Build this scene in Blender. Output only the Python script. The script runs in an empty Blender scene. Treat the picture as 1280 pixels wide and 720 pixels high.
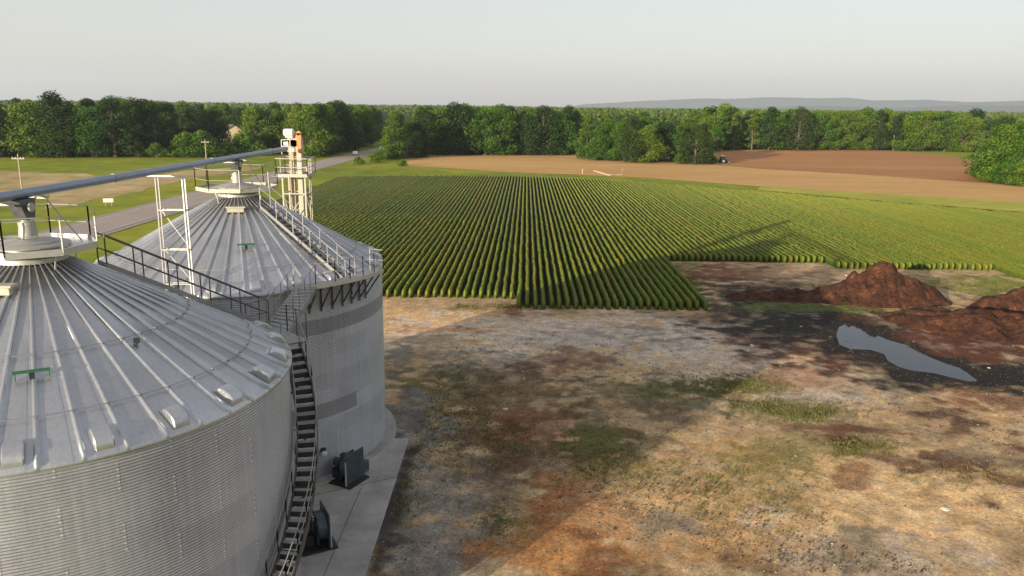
import bpy, math, random
import numpy as np
R = math.radians
rng = np.random.default_rng(7)
random.seed(7)
scene = bpy.context.scene
COL = scene.collection

# ------------------------------------------------------------------ camera model
CAMH, F, PITCH, ROLL = 18.5, 977.7, 0.2271, 0.0119
def G(x, y, z=0.0):
    """ground point (at height z) seen at a pixel of the 1280x720 photograph"""
    u = (x - 640) / F; v = -(y - 360) / F
    c, s = math.cos(ROLL), math.sin(ROLL)
    u2 = c*u - s*v; v2 = s*u + c*v
    cp, sp = math.cos(PITCH), math.sin(PITCH)
    rx, ry, rz = u2, cp + v2*sp, -sp + v2*cp
    t = (z - CAMH) / rz
    return np.array([rx*t, ry*t])

# ------------------------------------------------------------------ helpers
def tag(o, label=None, cat=None, group=None, kind=None):
    if label: o['label'] = label
    if cat: o['category'] = cat
    if group: o['group'] = group
    if kind: o['kind'] = kind
    return o
def empty(name, loc, label, cat, group=None, rz=0.0):
    o = bpy.data.objects.new(name, None); COL.objects.link(o)
    o.location = loc; o.rotation_euler = (0, 0, rz); o.empty_display_size = .3
    return tag(o, label, cat, group)
def link(name, me, mats=(), parent=None, loc=None):
    o = bpy.data.objects.new(name, me); COL.objects.link(o)
    if mats:
        for m in (mats if isinstance(mats, (list, tuple)) else [mats]): me.materials.append(m)
    if parent is not None: o.parent = parent
    if loc is not None: o.location = loc
    return o
def mesh_np(name, V, Q, smooth=False, T=None, mi=None, col=None, colname='col'):
    """V (n,3), Q (m,4) quads, T (k,3) tris"""
    V = np.asarray(V, np.float32); me = bpy.data.meshes.new(name)
    Q = np.zeros((0, 4), np.int32) if Q is None else np.asarray(Q, np.int32)
    T = np.zeros((0, 3), np.int32) if T is None else np.asarray(T, np.int32)
    me.vertices.add(len(V)); me.vertices.foreach_set('co', V.ravel())
    li = np.concatenate([Q.ravel(), T.ravel()]).astype(np.int32)
    me.loops.add(len(li)); me.loops.foreach_set('vertex_index', li)
    n = len(Q) + len(T); me.polygons.add(n)
    st = np.concatenate([np.arange(len(Q))*4, len(Q)*4 + np.arange(len(T))*3]).astype(np.int32)
    me.polygons.foreach_set('loop_start', st)
    try: me.polygons.foreach_set('loop_total', np.concatenate([np.full(len(Q), 4), np.full(len(T), 3)]).astype(np.int32))
    except Exception: pass
    if mi is not None: me.polygons.foreach_set('material_index', np.asarray(mi, np.int32))
    me.update(calc_edges=True)
    if smooth: me.polygons.foreach_set('use_smooth', np.ones(n, bool))
    if col is not None:
        a = me.attributes.new(colname, 'FLOAT_COLOR', 'POINT')
        c4 = np.ones((len(V), 4), np.float32); c4[:, :3] = col; a.data.foreach_set('color', c4.ravel())
    me.validate()
    return me
class MB:
    """collects boxes, tubes and plates into one mesh"""
    def __init__(s): s.V = []; s.F = []; s.n = 0
    def add(s, vs, fs):
        s.V += [tuple(map(float, v)) for v in vs]; s.F += [tuple(i + s.n for i in f) for f in fs]; s.n += len(vs); return s
    def box(s, c, d, rz=0.0, ax=None):
        hx, hy, hz = d[0]/2, d[1]/2, d[2]/2; ca, sa = math.cos(rz), math.sin(rz); vs = []
        for z in (-hz, hz):
            for x, y in ((-hx, -hy), (hx, -hy), (hx, hy), (-hx, hy)):
                vs.append((c[0] + x*ca - y*sa, c[1] + x*sa + y*ca, c[2] + z))
        return s.add(vs, [(3, 2, 1, 0), (4, 5, 6, 7), (0, 1, 5, 4), (1, 2, 6, 5), (2, 3, 7, 6), (3, 0, 4, 7)])
    def bar(s, p0, p1, w, h=None, up=(0, 0, 1)):
        """rectangular bar from p0 to p1, w wide and h high"""
        h = h or w; p0 = np.array(p0, float); p1 = np.array(p1, float); d = p1 - p0; d /= np.linalg.norm(d)
        up = np.array(up, float)
        if abs(d @ up) > .98: up = np.array([1., 0, 0])
        a = np.cross(d, up); a /= np.linalg.norm(a); b = np.cross(a, d)
        vs = [p + a*sx*w/2 + b*sz*h/2 for p in (p0, p1) for sx, sz in ((-1, -1), (1, -1), (1, 1), (-1, 1))]
        return s.add(vs, [(0, 1, 2, 3), (7, 6, 5, 4), (0, 4, 5, 1), (1, 5, 6, 2), (2, 6, 7, 3), (3, 7, 4, 0)])
    def tube(s, pts, r, n=8, r1=None):
        pts = [np.array(p, float) for p in pts]; rings = []
        for i, p in enumerate(pts):
            d = (pts[min(i+1, len(pts)-1)] - pts[max(i-1, 0)]); d /= np.linalg.norm(d)
            up = np.array([0, 0, 1.]) if abs(d[2]) < .95 else np.array([1., 0, 0])
            a = np.cross(d, up); a /= np.linalg.norm(a); b = np.cross(a, d)
            rr = r if r1 is None else r + (r1 - r)*i/(len(pts)-1)
            rings.append([p + rr*(math.cos(2*math.pi*k/n)*a + math.sin(2*math.pi*k/n)*b) for k in range(n)])
        vs = [v for q in rings for v in q]; fs = []
        for i in range(len(pts)-1):
            for k in range(n):
                fs.append((i*n+k, i*n+(k+1) % n, (i+1)*n+(k+1) % n, (i+1)*n+k))
        fs.append(tuple(range(n))[::-1]); fs.append(tuple(range((len(pts)-1)*n, len(pts)*n)))
        return s.add(vs, fs)
    def lathe(s, prof, c=(0, 0, 0), n=32, axis='z', a0=0.0, cap=True):
        vs = []
        for r, z in prof:
            for k in range(n):
                t = a0 + 2*math.pi*k/n; x, y, w = r*math.cos(t), r*math.sin(t), z
                if axis == 'x': x, y, w = z, r*math.cos(t), r*math.sin(t)
                if axis == 'y': x, y, w = r*math.cos(t), z, r*math.sin(t)
                vs.append((c[0]+x, c[1]+y, c[2]+w))
        fs = [(i*n+k, i*n+(k+1) % n, (i+1)*n+(k+1) % n, (i+1)*n+k) for i in range(len(prof)-1) for k in range(n)]
        if cap: fs += [tuple(range(n))[::-1], tuple(range((len(prof)-1)*n, len(prof)*n))]
        return s.add(vs, fs)
    def prism(s, outline, z0, z1):
        n = len(outline); vs = [(x, y, z0) for x, y in outline] + [(x, y, z1) for x, y in outline]
        return s.add(vs, [tuple(range(n))[::-1], tuple(range(n, 2*n))] + [(i, (i+1) % n, n+(i+1) % n, n+i) for i in range(n)])
    def build(s, name, mat, parent=None, smooth=False, loc=None, bevel=0.0):
        me = bpy.data.meshes.new(name); me.from_pydata(s.V, [], s.F); me.update()
        if smooth:
            me.polygons.foreach_set('use_smooth', np.ones(len(me.polygons), bool))
            me.set_sharp_from_angle(angle=R(40))
        o = link(name, me, mat, parent, loc)
        if bevel:
            b = o.modifiers.new('bevel', 'BEVEL'); b.width = bevel; b.segments = 2; b.limit_method = 'ANGLE'
        return o
_vn = {}
def vnoise(x, y, scale, seed=0):
    """smooth value noise in world metres"""
    k = seed
    if k not in _vn: _vn[k] = np.random.default_rng(1000 + seed).random((256, 256))
    g = _vn[k]; X = np.asarray(x)/scale + 1000; Y = np.asarray(y)/scale + 1000
    xi = np.floor(X).astype(int); yi = np.floor(Y).astype(int); fx = X - xi; fy = Y - yi
    fx = fx*fx*(3-2*fx); fy = fy*fy*(3-2*fy)
    a = g[xi % 256, yi % 256]; b = g[(xi+1) % 256, yi % 256]; c = g[xi % 256, (yi+1) % 256]; d = g[(xi+1) % 256, (yi+1) % 256]
    return (a*(1-fx)+b*fx)*(1-fy) + (c*(1-fx)+d*fx)*fy
def fbm(x, y, scale, seed=0, octv=4):
    v = 0; w = .5; tot = 0
    for i in range(octv): v = v + w*vnoise(x, y, scale/2**i, seed+i); tot += w; w *= .55
    return v/tot
def sstep(a, b, x):
    t = np.clip((x-a)/(b-a), 0, 1); return t*t*(3-2*t)

# ------------------------------------------------------------------ materials
class NT:
    def __init__(s, name):
        s.m = bpy.data.materials.new(name); s.m.use_nodes = True; s.t = s.m.node_tree
        s.b = s.t.nodes['Principled BSDF']; s.out = s.t.nodes['Material Output']
    def n(s, typ, **kw):
        nd = s.t.nodes.new(typ)
        for k, v in kw.items():
            if hasattr(nd, k) and not k.startswith('i_'): setattr(nd, k, v)
        return nd
    def l(s, a, b): s.t.links.new(a, b)
    def noise(s, scale, detail=4, rough=.6, vec=None, stretch=None):
        nd = s.n('ShaderNodeTexNoise'); nd.inputs['Scale'].default_value = scale
        nd.inputs['Detail'].default_value = detail; nd.inputs['Roughness'].default_value = rough
        if vec is None: vec = s.coord()
        if stretch:
            mp = s.n('ShaderNodeMapping'); mp.inputs['Scale'].default_value = stretch; s.l(vec, mp.inputs[0]); vec = mp.outputs[0]
        s.l(vec, nd.inputs['Vector']); return nd.outputs['Fac']
    def coord(s, which='Object'):
        if not hasattr(s, '_tc'): s._tc = s.n('ShaderNodeTexCoord')
        return s._tc.outputs[which]
    def ramp(s, fac, stops):
        r = s.n('ShaderNodeValToRGB'); e = r.color_ramp.elements
        while len(e) < len(stops): e.new(.5)
        for i, (p, c) in enumerate(stops):
            e[i].position = p; e[i].color = (*c, 1) if len(c) == 3 else c
        s.l(fac, r.inputs[0]); return r.outputs[0]
    def mix(s, fac, a, b, typ='MIX'):
        m = s.n('ShaderNodeMix', data_type='RGBA', blend_type=typ)
        for sock, v in ((m.inputs[0], fac), (m.inputs[6], a), (m.inputs[7], b)):
            if isinstance(v, (int, float)): sock.default_value = v
            elif isinstance(v, tuple): sock.default_value = (*v, 1)
            else: s.l(v, sock)
        return m.outputs[2]
    def math(s, op, a, b=0.0, c=None):
        m = s.n('ShaderNodeMath', operation=op)
        for i, v in enumerate((a, b) if c is None else (a, b, c)):
            if isinstance(v, (int, float)): m.inputs[i].default_value = v
            else: s.l(v, m.inputs[i])
        return m.outputs[0]
    def bump(s, h, strength=.3, dist=.05):
        b = s.n('ShaderNodeBump'); b.inputs['Strength'].default_value = strength; b.inputs['Distance'].default_value = dist
        s.l(h, b.inputs['Height']); s.l(b.outputs[0], s.b.inputs['Normal'])
    def set(s, **kw):
        for k, v in kw.items():
            k = k.replace('_', ' '); i = s.b.inputs[k]
            if isinstance(v, (int, float)): i.default_value = v
            elif isinstance(v, tuple): i.default_value = (*v, 1)
            else: s.l(v, i)
        return s
def plain(name, col, rough=.6, metal=0.0, var=.25, scale=6, bump=.0):
    t = NT(name); f = t.noise(scale, 5, .65)
    c = t.ramp(f, [(.3, tuple(x*(1-var) for x in col)), (.7, tuple(min(1, x*(1+var)) for x in col))])
    t.set(Base_Color=c, Roughness=rough, Metallic=metal)
    if bump: t.bump(f, bump, .02)
    return t.m
def galv(name, c0, c1, rough=.42, metal=.85, streak=True, sheets=None):
    t = NT(name); co = t.coord()
    sp = t.noise(9, 6, .7); big = t.noise(.5, 4, .6)
    f = t.math('ADD', t.math('MULTIPLY', sp, .45), t.math('MULTIPLY', big, .55))
    if streak:
        st = t.noise(2.2, 5, .65, stretch=(3.0, 3.0, .12)); f = t.math('ADD', t.math('MULTIPLY', f, .65), t.math('MULTIPLY', st, .35))
    c = t.ramp(f, [(.32, c0), (.68, c1)])
    if sheets:
        sx = t.n('ShaderNodeSeparateXYZ'); t.l(co, sx.inputs[0])
        az = t.math('ARCTAN2', sx.outputs[0], sx.outputs[1])
        ia = t.math('FLOOR', t.math('MULTIPLY', az, sheets[0]/(2*math.pi)))
        iz = t.math('FLOOR', t.math('DIVIDE', sx.outputs[2], sheets[1]))
        # stagger alternate rings
        cb = t.n('ShaderNodeCombineXYZ'); t.l(ia, cb.inputs[0]); t.l(iz, cb.inputs[1])
        wn = t.n('ShaderNodeTexWhiteNoise', noise_dimensions='3D'); t.l(cb.outputs[0], wn.inputs['Vector'])
        rw = t.n('ShaderNodeTexWhiteNoise', noise_dimensions='1D'); t.l(iz, rw.inputs['W'])
        k = t.math('ADD', t.math('MULTIPLY', wn.outputs['Value'], sheets[2]), t.math('MULTIPLY', rw.outputs['Value'], sheets[3]))
        k = t.math('SUBTRACT', 1.0, k)
        cc = t.n('ShaderNodeCombineColor')
        for i in range(3): t.l(k, cc.inputs[i])
        c = t.mix(1.0, c, cc.outputs[0], 'MULTIPLY')
        if sheets[1] < 10:
            fa = t.math('FRACT', t.math('ADD', t.math('MULTIPLY', az, sheets[0]/(2*math.pi)), t.math('MULTIPLY', t.math('MODULO', iz, 2.0), .5)))
            seam = t.math('LESS_THAN', fa, .012); c = t.mix(t.math('MULTIPLY', seam, .35), c, (.12, .12, .12))
            fz = t.math('FRACT', t.math('DIVIDE', sx.outputs[2], .17)); bolt = t.math('MULTIPLY', t.math('MULTIPLY', t.math('GREATER_THAN', fa, .016), t.math('LESS_THAN', fa, .034)), t.math('LESS_THAN', fz, .3))
            c = t.mix(t.math('MULTIPLY', bolt, .7), c, (.75, .74, .70))
            rst = t.ramp(t.noise(1.1, 6, .7, stretch=(2.5, 2.5, .18)), [(.60, (0, 0, 0)), (.74, (1, 1, 1))])
            c = t.mix(t.math('MULTIPLY', rst, .30), c, (.26, .20, .14))
    r = t.math('ADD', t.math('MULTIPLY', sp, .22), rough - .1)
    t.set(Base_Color=c, Roughness=r, Metallic=metal)
    return t.m
M = {}
M['wall'] = galv('wall_galvanised', (.30, .31, .34), (.50, .515, .55), .40, .64, sheets=(17, .81, .10, .12))
M['wall_dull'] = galv('wall_dull_sheet', (.185, .19, .205), (.29, .295, .31), .52, .6)
M['roof'] = galv('roof_galvanised', (.40, .42, .45), (.60, .615, .64), .34, .76, streak=False, sheets=(48, 40., .20, 0.0))
M['steel'] = galv('galvanised_steel', (.42, .43, .43), (.62, .62, .60), .45, .6, streak=False)
M['rail'] = plain('rail_steel', (.38, .38, .34), .5, .35, .15)
M['dark_steel'] = plain('dark_grey_steel', (.10, .105, .11), .6, .5, .3)
M['stair'] = galv('stair_steel', (.20, .205, .21), (.36, .36, .36), .55, .55, streak=False)
M['lid'] = galv('lid_steel', (.30, .295, .28), (.46, .45, .42), .5, .4, streak=False)
M['tread'] = plain('worn_tread', (.30, .305, .31), .6, .2, .2, 9)
M['tube'] = galv('tube_blue_grey', (.18, .22, .29), (.29, .33, .41), .42, .55)
M['white'] = plain('white_paint', (.60, .58, .53), .5, 0, .08)
M['cream'] = plain('cream_paint', (.40, .38, .31), .55, 0, .12)
M['orange'] = plain('orange_guard', (.55, .20, .05), .5, 0, .12)
M['green'] = plain('green_paint', (.02, .10, .05), .5, 0, .2)
M['black'] = plain('black_paint', (.018, .02, .022), .45, 0, .3)
M['fan'] = plain('fan_blue_grey', (.055, .075, .09), .45, .3, .35, 4)
M['brass'] = plain('fitting_metal', (.55, .52, .48), .35, .7, .15)
M['wood'] = plain('weathered_wood', (.36, .30, .23), .85, 0, .3, 9)
M['bark'] = plain('bark', (.12, .095, .07), .9, 0, .35, 3, .4)
M['palebark'] = plain('pale_bark', (.38, .31, .24), .9, 0, .25, 3)
M['yellow'] = plain('yellow_cable', (.45, .38, .16), .6, 0, .1)
M['housewall'] = plain('house_siding', (.52, .42, .27), .8, 0, .08)
M['roofing'] = plain('shingle_roof', (.10, .085, .08), .9, 0, .25)
M['greywall'] = plain('grey_siding', (.42, .43, .44), .8, 0, .08)
M['carwhite'] = plain('white_car_paint', (.78, .78, .78), .25, 0, .03)
M['glass'] = plain('dark_glass', (.02, .025, .03), .1, 0, .1)
M['tyre'] = plain('tyre_rubber', (.02, .02, .02), .85, 0, .2)
M['hub'] = plain('pale_wheel', (.55, .5, .38), .6, 0, .15)
M['tractorred'] = plain('tractor_body', (.06, .05, .05), .5, 0, .2)

def concrete():
    t = NT('concrete'); a = t.noise(.5, 6, .65); b = t.noise(14, 5, .7)
    f = t.math('ADD', t.math('MULTIPLY', a, .65), t.math('MULTIPLY', b, .35))
    c = t.ramp(f, [(.34, (.19, .183, .172)), (.5, (.32, .31, .292)), (.66, (.42, .405, .38))])
    t.set(Base_Color=c, Roughness=.85); t.bump(b, .25, .01); return t.m
M['concrete'] = concrete()
def foliage(name, dark, light, trans=.25, randomise=.35):
    t = NT(name); a = t.n('ShaderNodeAttribute', attribute_name='col'); oi = t.n('ShaderNodeObjectInfo')
    sp = t.n('ShaderNodeSeparateColor'); t.l(a.outputs['Color'], sp.inputs[0])
    c = t.ramp(sp.outputs[0], [(0, dark), (1, light)])
    hs = t.n('ShaderNodeHueSaturation'); t.l(c, hs.inputs['Color'])
    t.l(t.math('ADD', t.math('MULTIPLY', oi.outputs['Random'], .05), .475), hs.inputs['Hue'])
    t.l(t.math('ADD', t.math('MULTIPLY', oi.outputs['Random'], -randomise), 1+randomise/2), hs.inputs['Value'])
    t.l(hs.outputs[0], t.b.inputs['Base Color']); t.set(Roughness=.6)
    t.b.inputs['Specular IOR Level'].default_value = .25
    tr = t.n('ShaderNodeBsdfTranslucent'); t.l(hs.outputs[0], tr.inputs[0])
    mx = t.n('ShaderNodeMixShader'); mx.inputs[0].default_value = trans
    t.l(t.b.outputs[0], mx.inputs[1]); t.l(tr.outputs[0], mx.inputs[2]); t.l(mx.outputs[0], t.out.inputs['Surface'])
    return t.m
M['leaf'] = foliage('leaf_green', (.022, .066, .005), (.13, .235, .014))
M['leaf_yellow'] = foliage('leaf_yellow_green', (.045, .10, .008), (.17, .26, .018))
M['leaf_dark'] = foliage('leaf_dark', (.012, .036, .006), (.050, .095, .014))
M['leaf_brown'] = foliage('leaf_brown', (.07, .045, .022), (.20, .12, .06))
M['leaf_far'] = foliage('leaf_far_wood', (.024, .062, .008), (.10, .175, .018))
M['crop'] = foliage('crop_leaf', (.028, .056, .006), (.255, .292, .030), .2, .08)
M['weed'] = foliage('weed_leaf', (.09, .09, .025), (.26, .25, .08), .3, .1)

def sheetmat(name, stops, big=.03, mid=.3, fine=3.0, bump=.4, stretch=None, w=(.5, .3, .2), dist=.08):
    t = NT(name)
    f = t.math('ADD', t.math('MULTIPLY', t.noise(big, 6, .6, stretch=stretch), w[0]),
               t.math('ADD', t.math('MULTIPLY', t.noise(mid, 5, .65, stretch=stretch), w[1]), t.math('MULTIPLY', t.noise(fine, 5, .7), w[2])))
    c = t.ramp(f, stops); t.set(Base_Color=c, Roughness=.95); t.b.inputs['Specular IOR Level'].default_value = .15
    t.bump(t.noise(fine, 6, .75), bump, dist); return t.m
M['grass'] = sheetmat('grass_ground', [(.30, (.075, .115, .008)), (.44, (.15, .195, .012)), (.56, (.25, .27, .018)), (.70, (.38, .32, .06))], .02, .16, 2.0)
M['soil'] = sheetmat('field_soil', [(.3, (.025, .018, .010)), (.7, (.05, .035, .02))])
M['tan'] = sheetmat('tan_stubble', [(.30, (.38, .21, .075)), (.5, (.50, .30, .115)), (.70, (.60, .40, .17))], .015, .12, 1.2, .3, stretch=(.35, 1.6, 1))
M['red'] = sheetmat('red_tilled', [(.30, (.26, .105, .038)), (.5, (.37, .175, .068)), (.70, (.50, .29, .13))], .012, .1, 1.2, .3, stretch=(.3, 1.8, 1))
M['dry'] = sheetmat('dry_grass', [(.34, (.12, .14, .025)), (.43, (.28, .23, .08)), (.55, (.46, .34, .17)), (.66, (.58, .46, .30))], .06, .22, 1.6, .3)
M['asphalt'] = sheetmat('old_asphalt', [(.3, (.27, .23, .21)), (.7, (.40, .345, .31))], .05, .5, 8, .15, dist=.01)
M['verge'] = sheetmat('yellow_verge', [(.30, (.20, .24, .03)), (.5, (.34, .34, .05)), (.68, (.50, .45, .12))], .05, .25, 2.0, .4)

def yardmat():
    t = NT('yard_dirt'); a = t.n('ShaderNodeAttribute', attribute_name='col')
    co = t.coord(); n1 = t.noise(1.3, 7, .72); n2 = t.noise(9, 6, .75); n3 = t.noise(38, 3, .7)
    f = t.math('ADD', t.math('MULTIPLY', n1, .45), t.math('ADD', t.math('MULTIPLY', n2, .35), t.math('MULTIPLY', n3, .2)))
    k = t.ramp(f, [(.34, (.46, .46, .46)), (.45, (.84, .84, .84)), (.53, (1.12, 1.11, 1.08)), (.64, (1.75, 1.72, 1.6))])
    c = t.mix(1.0, a.outputs['Color'], k, 'MULTIPLY')
    k2 = t.ramp(t.math('ADD', t.math('MULTIPLY', t.noise(5, 8, .85), .6), t.math('MULTIPLY', t.noise(22, 6, .8), .4)), [(.38, (.38, .36, .34)), (.47, (.85, .85, .84)), (.54, (1.15, 1.14, 1.12)), (.63, (1.75, 1.72, 1.66))])
    c = t.mix(1.0, c, k2, 'MULTIPLY')
    hue = t.ramp(t.noise(.9, 7, .8), [(.42, (.97, 1.02, 1.04)), (.58, (1.09, .99, .90))]); c = t.mix(1.0, c, hue, 'MULTIPLY')
    tufts = t.ramp(t.noise(1.9, 7, .85), [(.56, (0, 0, 0)), (.64, (1, 1, 1))]); lowf = t.ramp(t.noise(.16, 4, .6), [(.46, (0, 0, 0)), (.58, (1, 1, 1))])
    c = t.mix(t.math('MULTIPLY', t.math('MULTIPLY', tufts, lowf), .55), c, (.085, .080, .025))
    # gravel: pale and dark stones
    vo = t.n('ShaderNodeTexVoronoi'); vo.inputs['Scale'].default_value = 7; t.l(co, vo.inputs['Vector'])
    sv = t.n('ShaderNodeSeparateColor'); t.l(vo.outputs['Color'], sv.inputs[0])
    pale = t.math('MULTIPLY', t.math('GREATER_THAN', sv.outputs[0], .90), t.math('LESS_THAN', vo.outputs['Distance'], .28))
    c = t.mix(t.math('MULTIPLY', pale, .6), c, (.46, .42, .36))
    clod = t.ramp(t.noise(2.6, 5, .8), [(.60, (0, 0, 0)), (.70, (1, 1, 1))])
    c = t.mix(t.math('MULTIPLY', clod, .42), c, (.045, .038, .026))
    t.set(Base_Color=c)
    wet = t.n('ShaderNodeSeparateColor'); t.l(a.outputs['Color'], wet.inputs[0])
    t.l(t.ramp(wet.outputs[0], [(.03, (.8, .8, .8)), (.12, (.95, .95, .95))]), t.b.inputs['Roughness'])
    t.b.inputs['Specular IOR Level'].default_value = .2
    t.bump(t.math('ADD', n2, t.math('MULTIPLY', n1, 1.5)), .7, .07); return t.m
M['yard'] = yardmat()
def moundmat():
    t = NT('red_clay'); n1 = t.noise(.7, 7, .75); n2 = t.noise(3.5, 6, .8)
    f = t.math('ADD', t.math('MULTIPLY', n1, .55), t.math('MULTIPLY', n2, .45))
    c = t.ramp(f, [(.36, (.008, .006, .005)), (.45, (.034, .015, .010)), (.55, (.085, .034, .018)), (.68, (.26, .13, .07))])
    t.set(Base_Color=c, Roughness=.9); t.bump(n2, .9, .15); t.b.inputs['Specular IOR Level'].default_value = .2; return t.m
M['mound'] = moundmat()
def watermat():
    t = NT('puddle_water'); t.set(Base_Color=(.010, .018, .030), Roughness=.04); t.b.inputs['Specular IOR Level'].default_value = .42; t.b.inputs['IOR'].default_value = 1.33
    t.bump(t.noise(6, 3, .5), .02, .01); return t.m
M['water'] = watermat()
M['hills'] = sheetmat('wooded_hills', [(.3, (.04, .06, .03)), (.7, (.08, .10, .05))], .002, .01, .05, .1)

# ------------------------------------------------------------------ world, sun, haze
SUN_EL, SUN_TRAVEL = R(9.3), R(37.8)           # travel azimuth of the light, clockwise from +Y
w = bpy.data.worlds.new('World'); scene.world = w; w.use_nodes = True
wt = w.node_tree; bg = wt.nodes['Background']
sky = wt.nodes.new('ShaderNodeTexSky'); sky.sky_type = 'NISHITA'; sky.sun_disc = False
sky.sun_elevation = SUN_EL; sky.sun_rotation = SUN_TRAVEL + math.pi
sky.air_density = 1.0; sky.dust_density = 1.0; sky.ozone_density = 1.0; sky.altitude = 100
hsv = wt.nodes.new('ShaderNodeHueSaturation'); hsv.inputs['Saturation'].default_value = .75
wt.links.new(sky.outputs[0], hsv.inputs['Color'])
# a thin even veil of high cloud in front of the clear sky
veil = wt.nodes.new('ShaderNodeMix'); veil.data_type = 'RGBA'; veil.inputs[0].default_value = .62
veil.inputs[7].default_value = (3.25, 3.12, 3.16, 1); wt.links.new(hsv.outputs[0], veil.inputs[6]); wt.links.new(veil.outputs[2], bg.inputs['Color'])
bg.inputs['Strength'].default_value = .102
sl = bpy.data.lights.new('sun', 'SUN'); sl.energy = 4.8; sl.angle = R(.5); sl.color = (1.0, .83, .62)
so = bpy.data.objects.new('sun', sl); COL.objects.link(so)
so.rotation_euler = (math.pi/2 - SUN_EL, 0, -SUN_TRAVEL)
so.location = (-60, -60, 60)
def haze():
    m = bpy.data.materials.new('haze_air'); m.use_nodes = True; nt = m.node_tree
    for n in list(nt.nodes):
        if n.type != 'OUTPUT_MATERIAL': nt.nodes.remove(n)
    pv = nt.nodes.new('ShaderNodeVolumePrincipled'); pv.inputs['Density'].default_value = 1.0e-4
    pv.inputs['Color'].default_value = (.76, .86, 1.0, 1); pv.inputs['Anisotropy'].default_value = .2
    nt.links.new(pv.outputs[0], [n for n in nt.nodes if n.type == 'OUTPUT_MATERIAL'][0].inputs['Volume'])
    b = MB().box((0, 0, 200), (25000, 25000, 404)); o = b.build('haze', m); tag(o, kind='stuff')
    o['label'] = 'thin pale blue haze in the air over the fields and hills'; o['category'] = 'haze'
haze()

# ------------------------------------------------------------------ setting sheets
def ground_sheet():
    V = []; n = 96; rs = [0, 30, 60, 100, 160, 240, 350, 500, 800, 1400, 2500, 4500, 8300, 12300]
    for r in rs:
        for k in range(n): V.append((r*math.cos(2*math.pi*k/n), r*math.sin(2*math.pi*k/n), 0))
    Q = [(i*n+k, (i+1)*n+k, (i+1)*n+(k+1) % n, i*n+(k+1) % n) for i in range(len(rs)-1) for k in range(n)]
    # one extra pole vertex ring at r=0 collapses; drop it with triangles
    V2 = [(0, 0, 0)] + V[n:]; T = [(0, 1+k, 1+(k+1) % n) for k in range(n)]
    Q2 = [(1+i*n+k, 1+(i+1)*n+k, 1+(i+1)*n+(k+1) % n, 1+i*n+(k+1) % n) for i in range(len(rs)-2) for k in range(n)]
    o = link('ground', mesh_np('ground', V2, Q2, T=T), M['grass']); tag(o, kind='structure')
ground_sheet()
def sheet(name, outline, z, mat, wob=0.0, step=4.0, kind='structure'):
    """flat polygon with a slightly ragged edge"""
    pts = []
    n = len(outline)
    for i in range(n):
        a = np.array(outline[i], float); b = np.array(outline[(i+1) % n], float); m = max(1, int(np.linalg.norm(b-a)/step))
        for k in range(m):
            p = a + (b-a)*k/m
            if wob: p = p + wob*np.array([vnoise(p[0], p[1], step*1.5, 3)-.5, vnoise(p[0], p[1], step*1.5, 4)-.5])*2
            pts.append((p[0], p[1], z))
    me = bpy.data.meshes.new(name); me.from_pydata(pts, [], [tuple(range(len(pts)))]); me.update()
    if me.polygons[0].normal.z < 0: me.flip_normals()
    o = link(name, me, mat); tag(o, kind=kind); return o
# field geometry
DX = .0157                                        # the rows drift this much in x per metre of y
def back_y(X):
    return np.interp(X, [-60, -50, -30, 0, 62, 102, 160], [203, 206, 214, 221, 190, 156, 104])
def front_y(X0):
    return 74.8 if X0 < -.6 else 71.0 if X0 < 17.2 else 95.5 if X0 < 37.6 else 91.8 if X0 < 56.6 else 86.5
tan_pts = [G(505, 207), G(560, 210), G(640, 215.5), G(720, 218.5), G(800, 222), G(960, 234), G(1120, 246), G(1280, 257), (190, 96), (230, 130), G(1300, 222), G(1230, 200), G(1000, 196), G(880, 192), G(700, 190), G(540, 190), G(500, 196)]
sheet('tan_field', tan_pts, .05, M['tan'], 1.2, 6)
red_pts = [G(886, 206), G(960, 212), G(1060, 217.5), G(1130, 222), G(1212, 228), (150, 205), (190, 260), (185, 380), G(1100, 187.5), G(960, 187), G(900, 188.5)]
sheet('red_field', red_pts, .075, M['red'], 1.0, 6)
sheet('yellow_verge', [G(950, 233), G(1060, 240), G(1160, 246), G(1280, 254), (150, 115), (140, 112), G(1280, 266), G(1160, 256), G(1060, 248), G(950, 238)], .10, M['verge'], .9, 3)
sheet('dry_ground', [G(0, 214), G(50, 215), G(112, 217), G(128, 224), G(80, 234), G(60, 246), G(0, 252), G(-60, 250), G(-60, 214)], .02, M['dry'], 3, 5)
sheet('dry_strip', [G(60, 236), G(130, 228), G(230, 214), G(330, 206), G(330, 210), G(250, 222), G(150, 244), G(60, 262)], .03, M['dry'], 1.6, 4)
soil = [(-48+DX*70, 75.2), (-.4+1.1, 75.2), (.3+1.1, 71.4), (17+1.1, 71.4), (17+1.5, 95.9), (37.6+1.5, 95.9), (37.7+1.45, 92.2), (56.6+1.45, 92.2), (56.8+1.4, 87), (118, 87), (118, 138)] + [(x, float(back_y(x))-6) for x in (100, 80, 62, 30, 0, -30, -45)]; soil = [(x, y - (6 if y > 120 and x > 50 else 0)) for x, y in soil]
sheet('field_soil', soil, .11, M['soil'], .25, 3)
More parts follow.
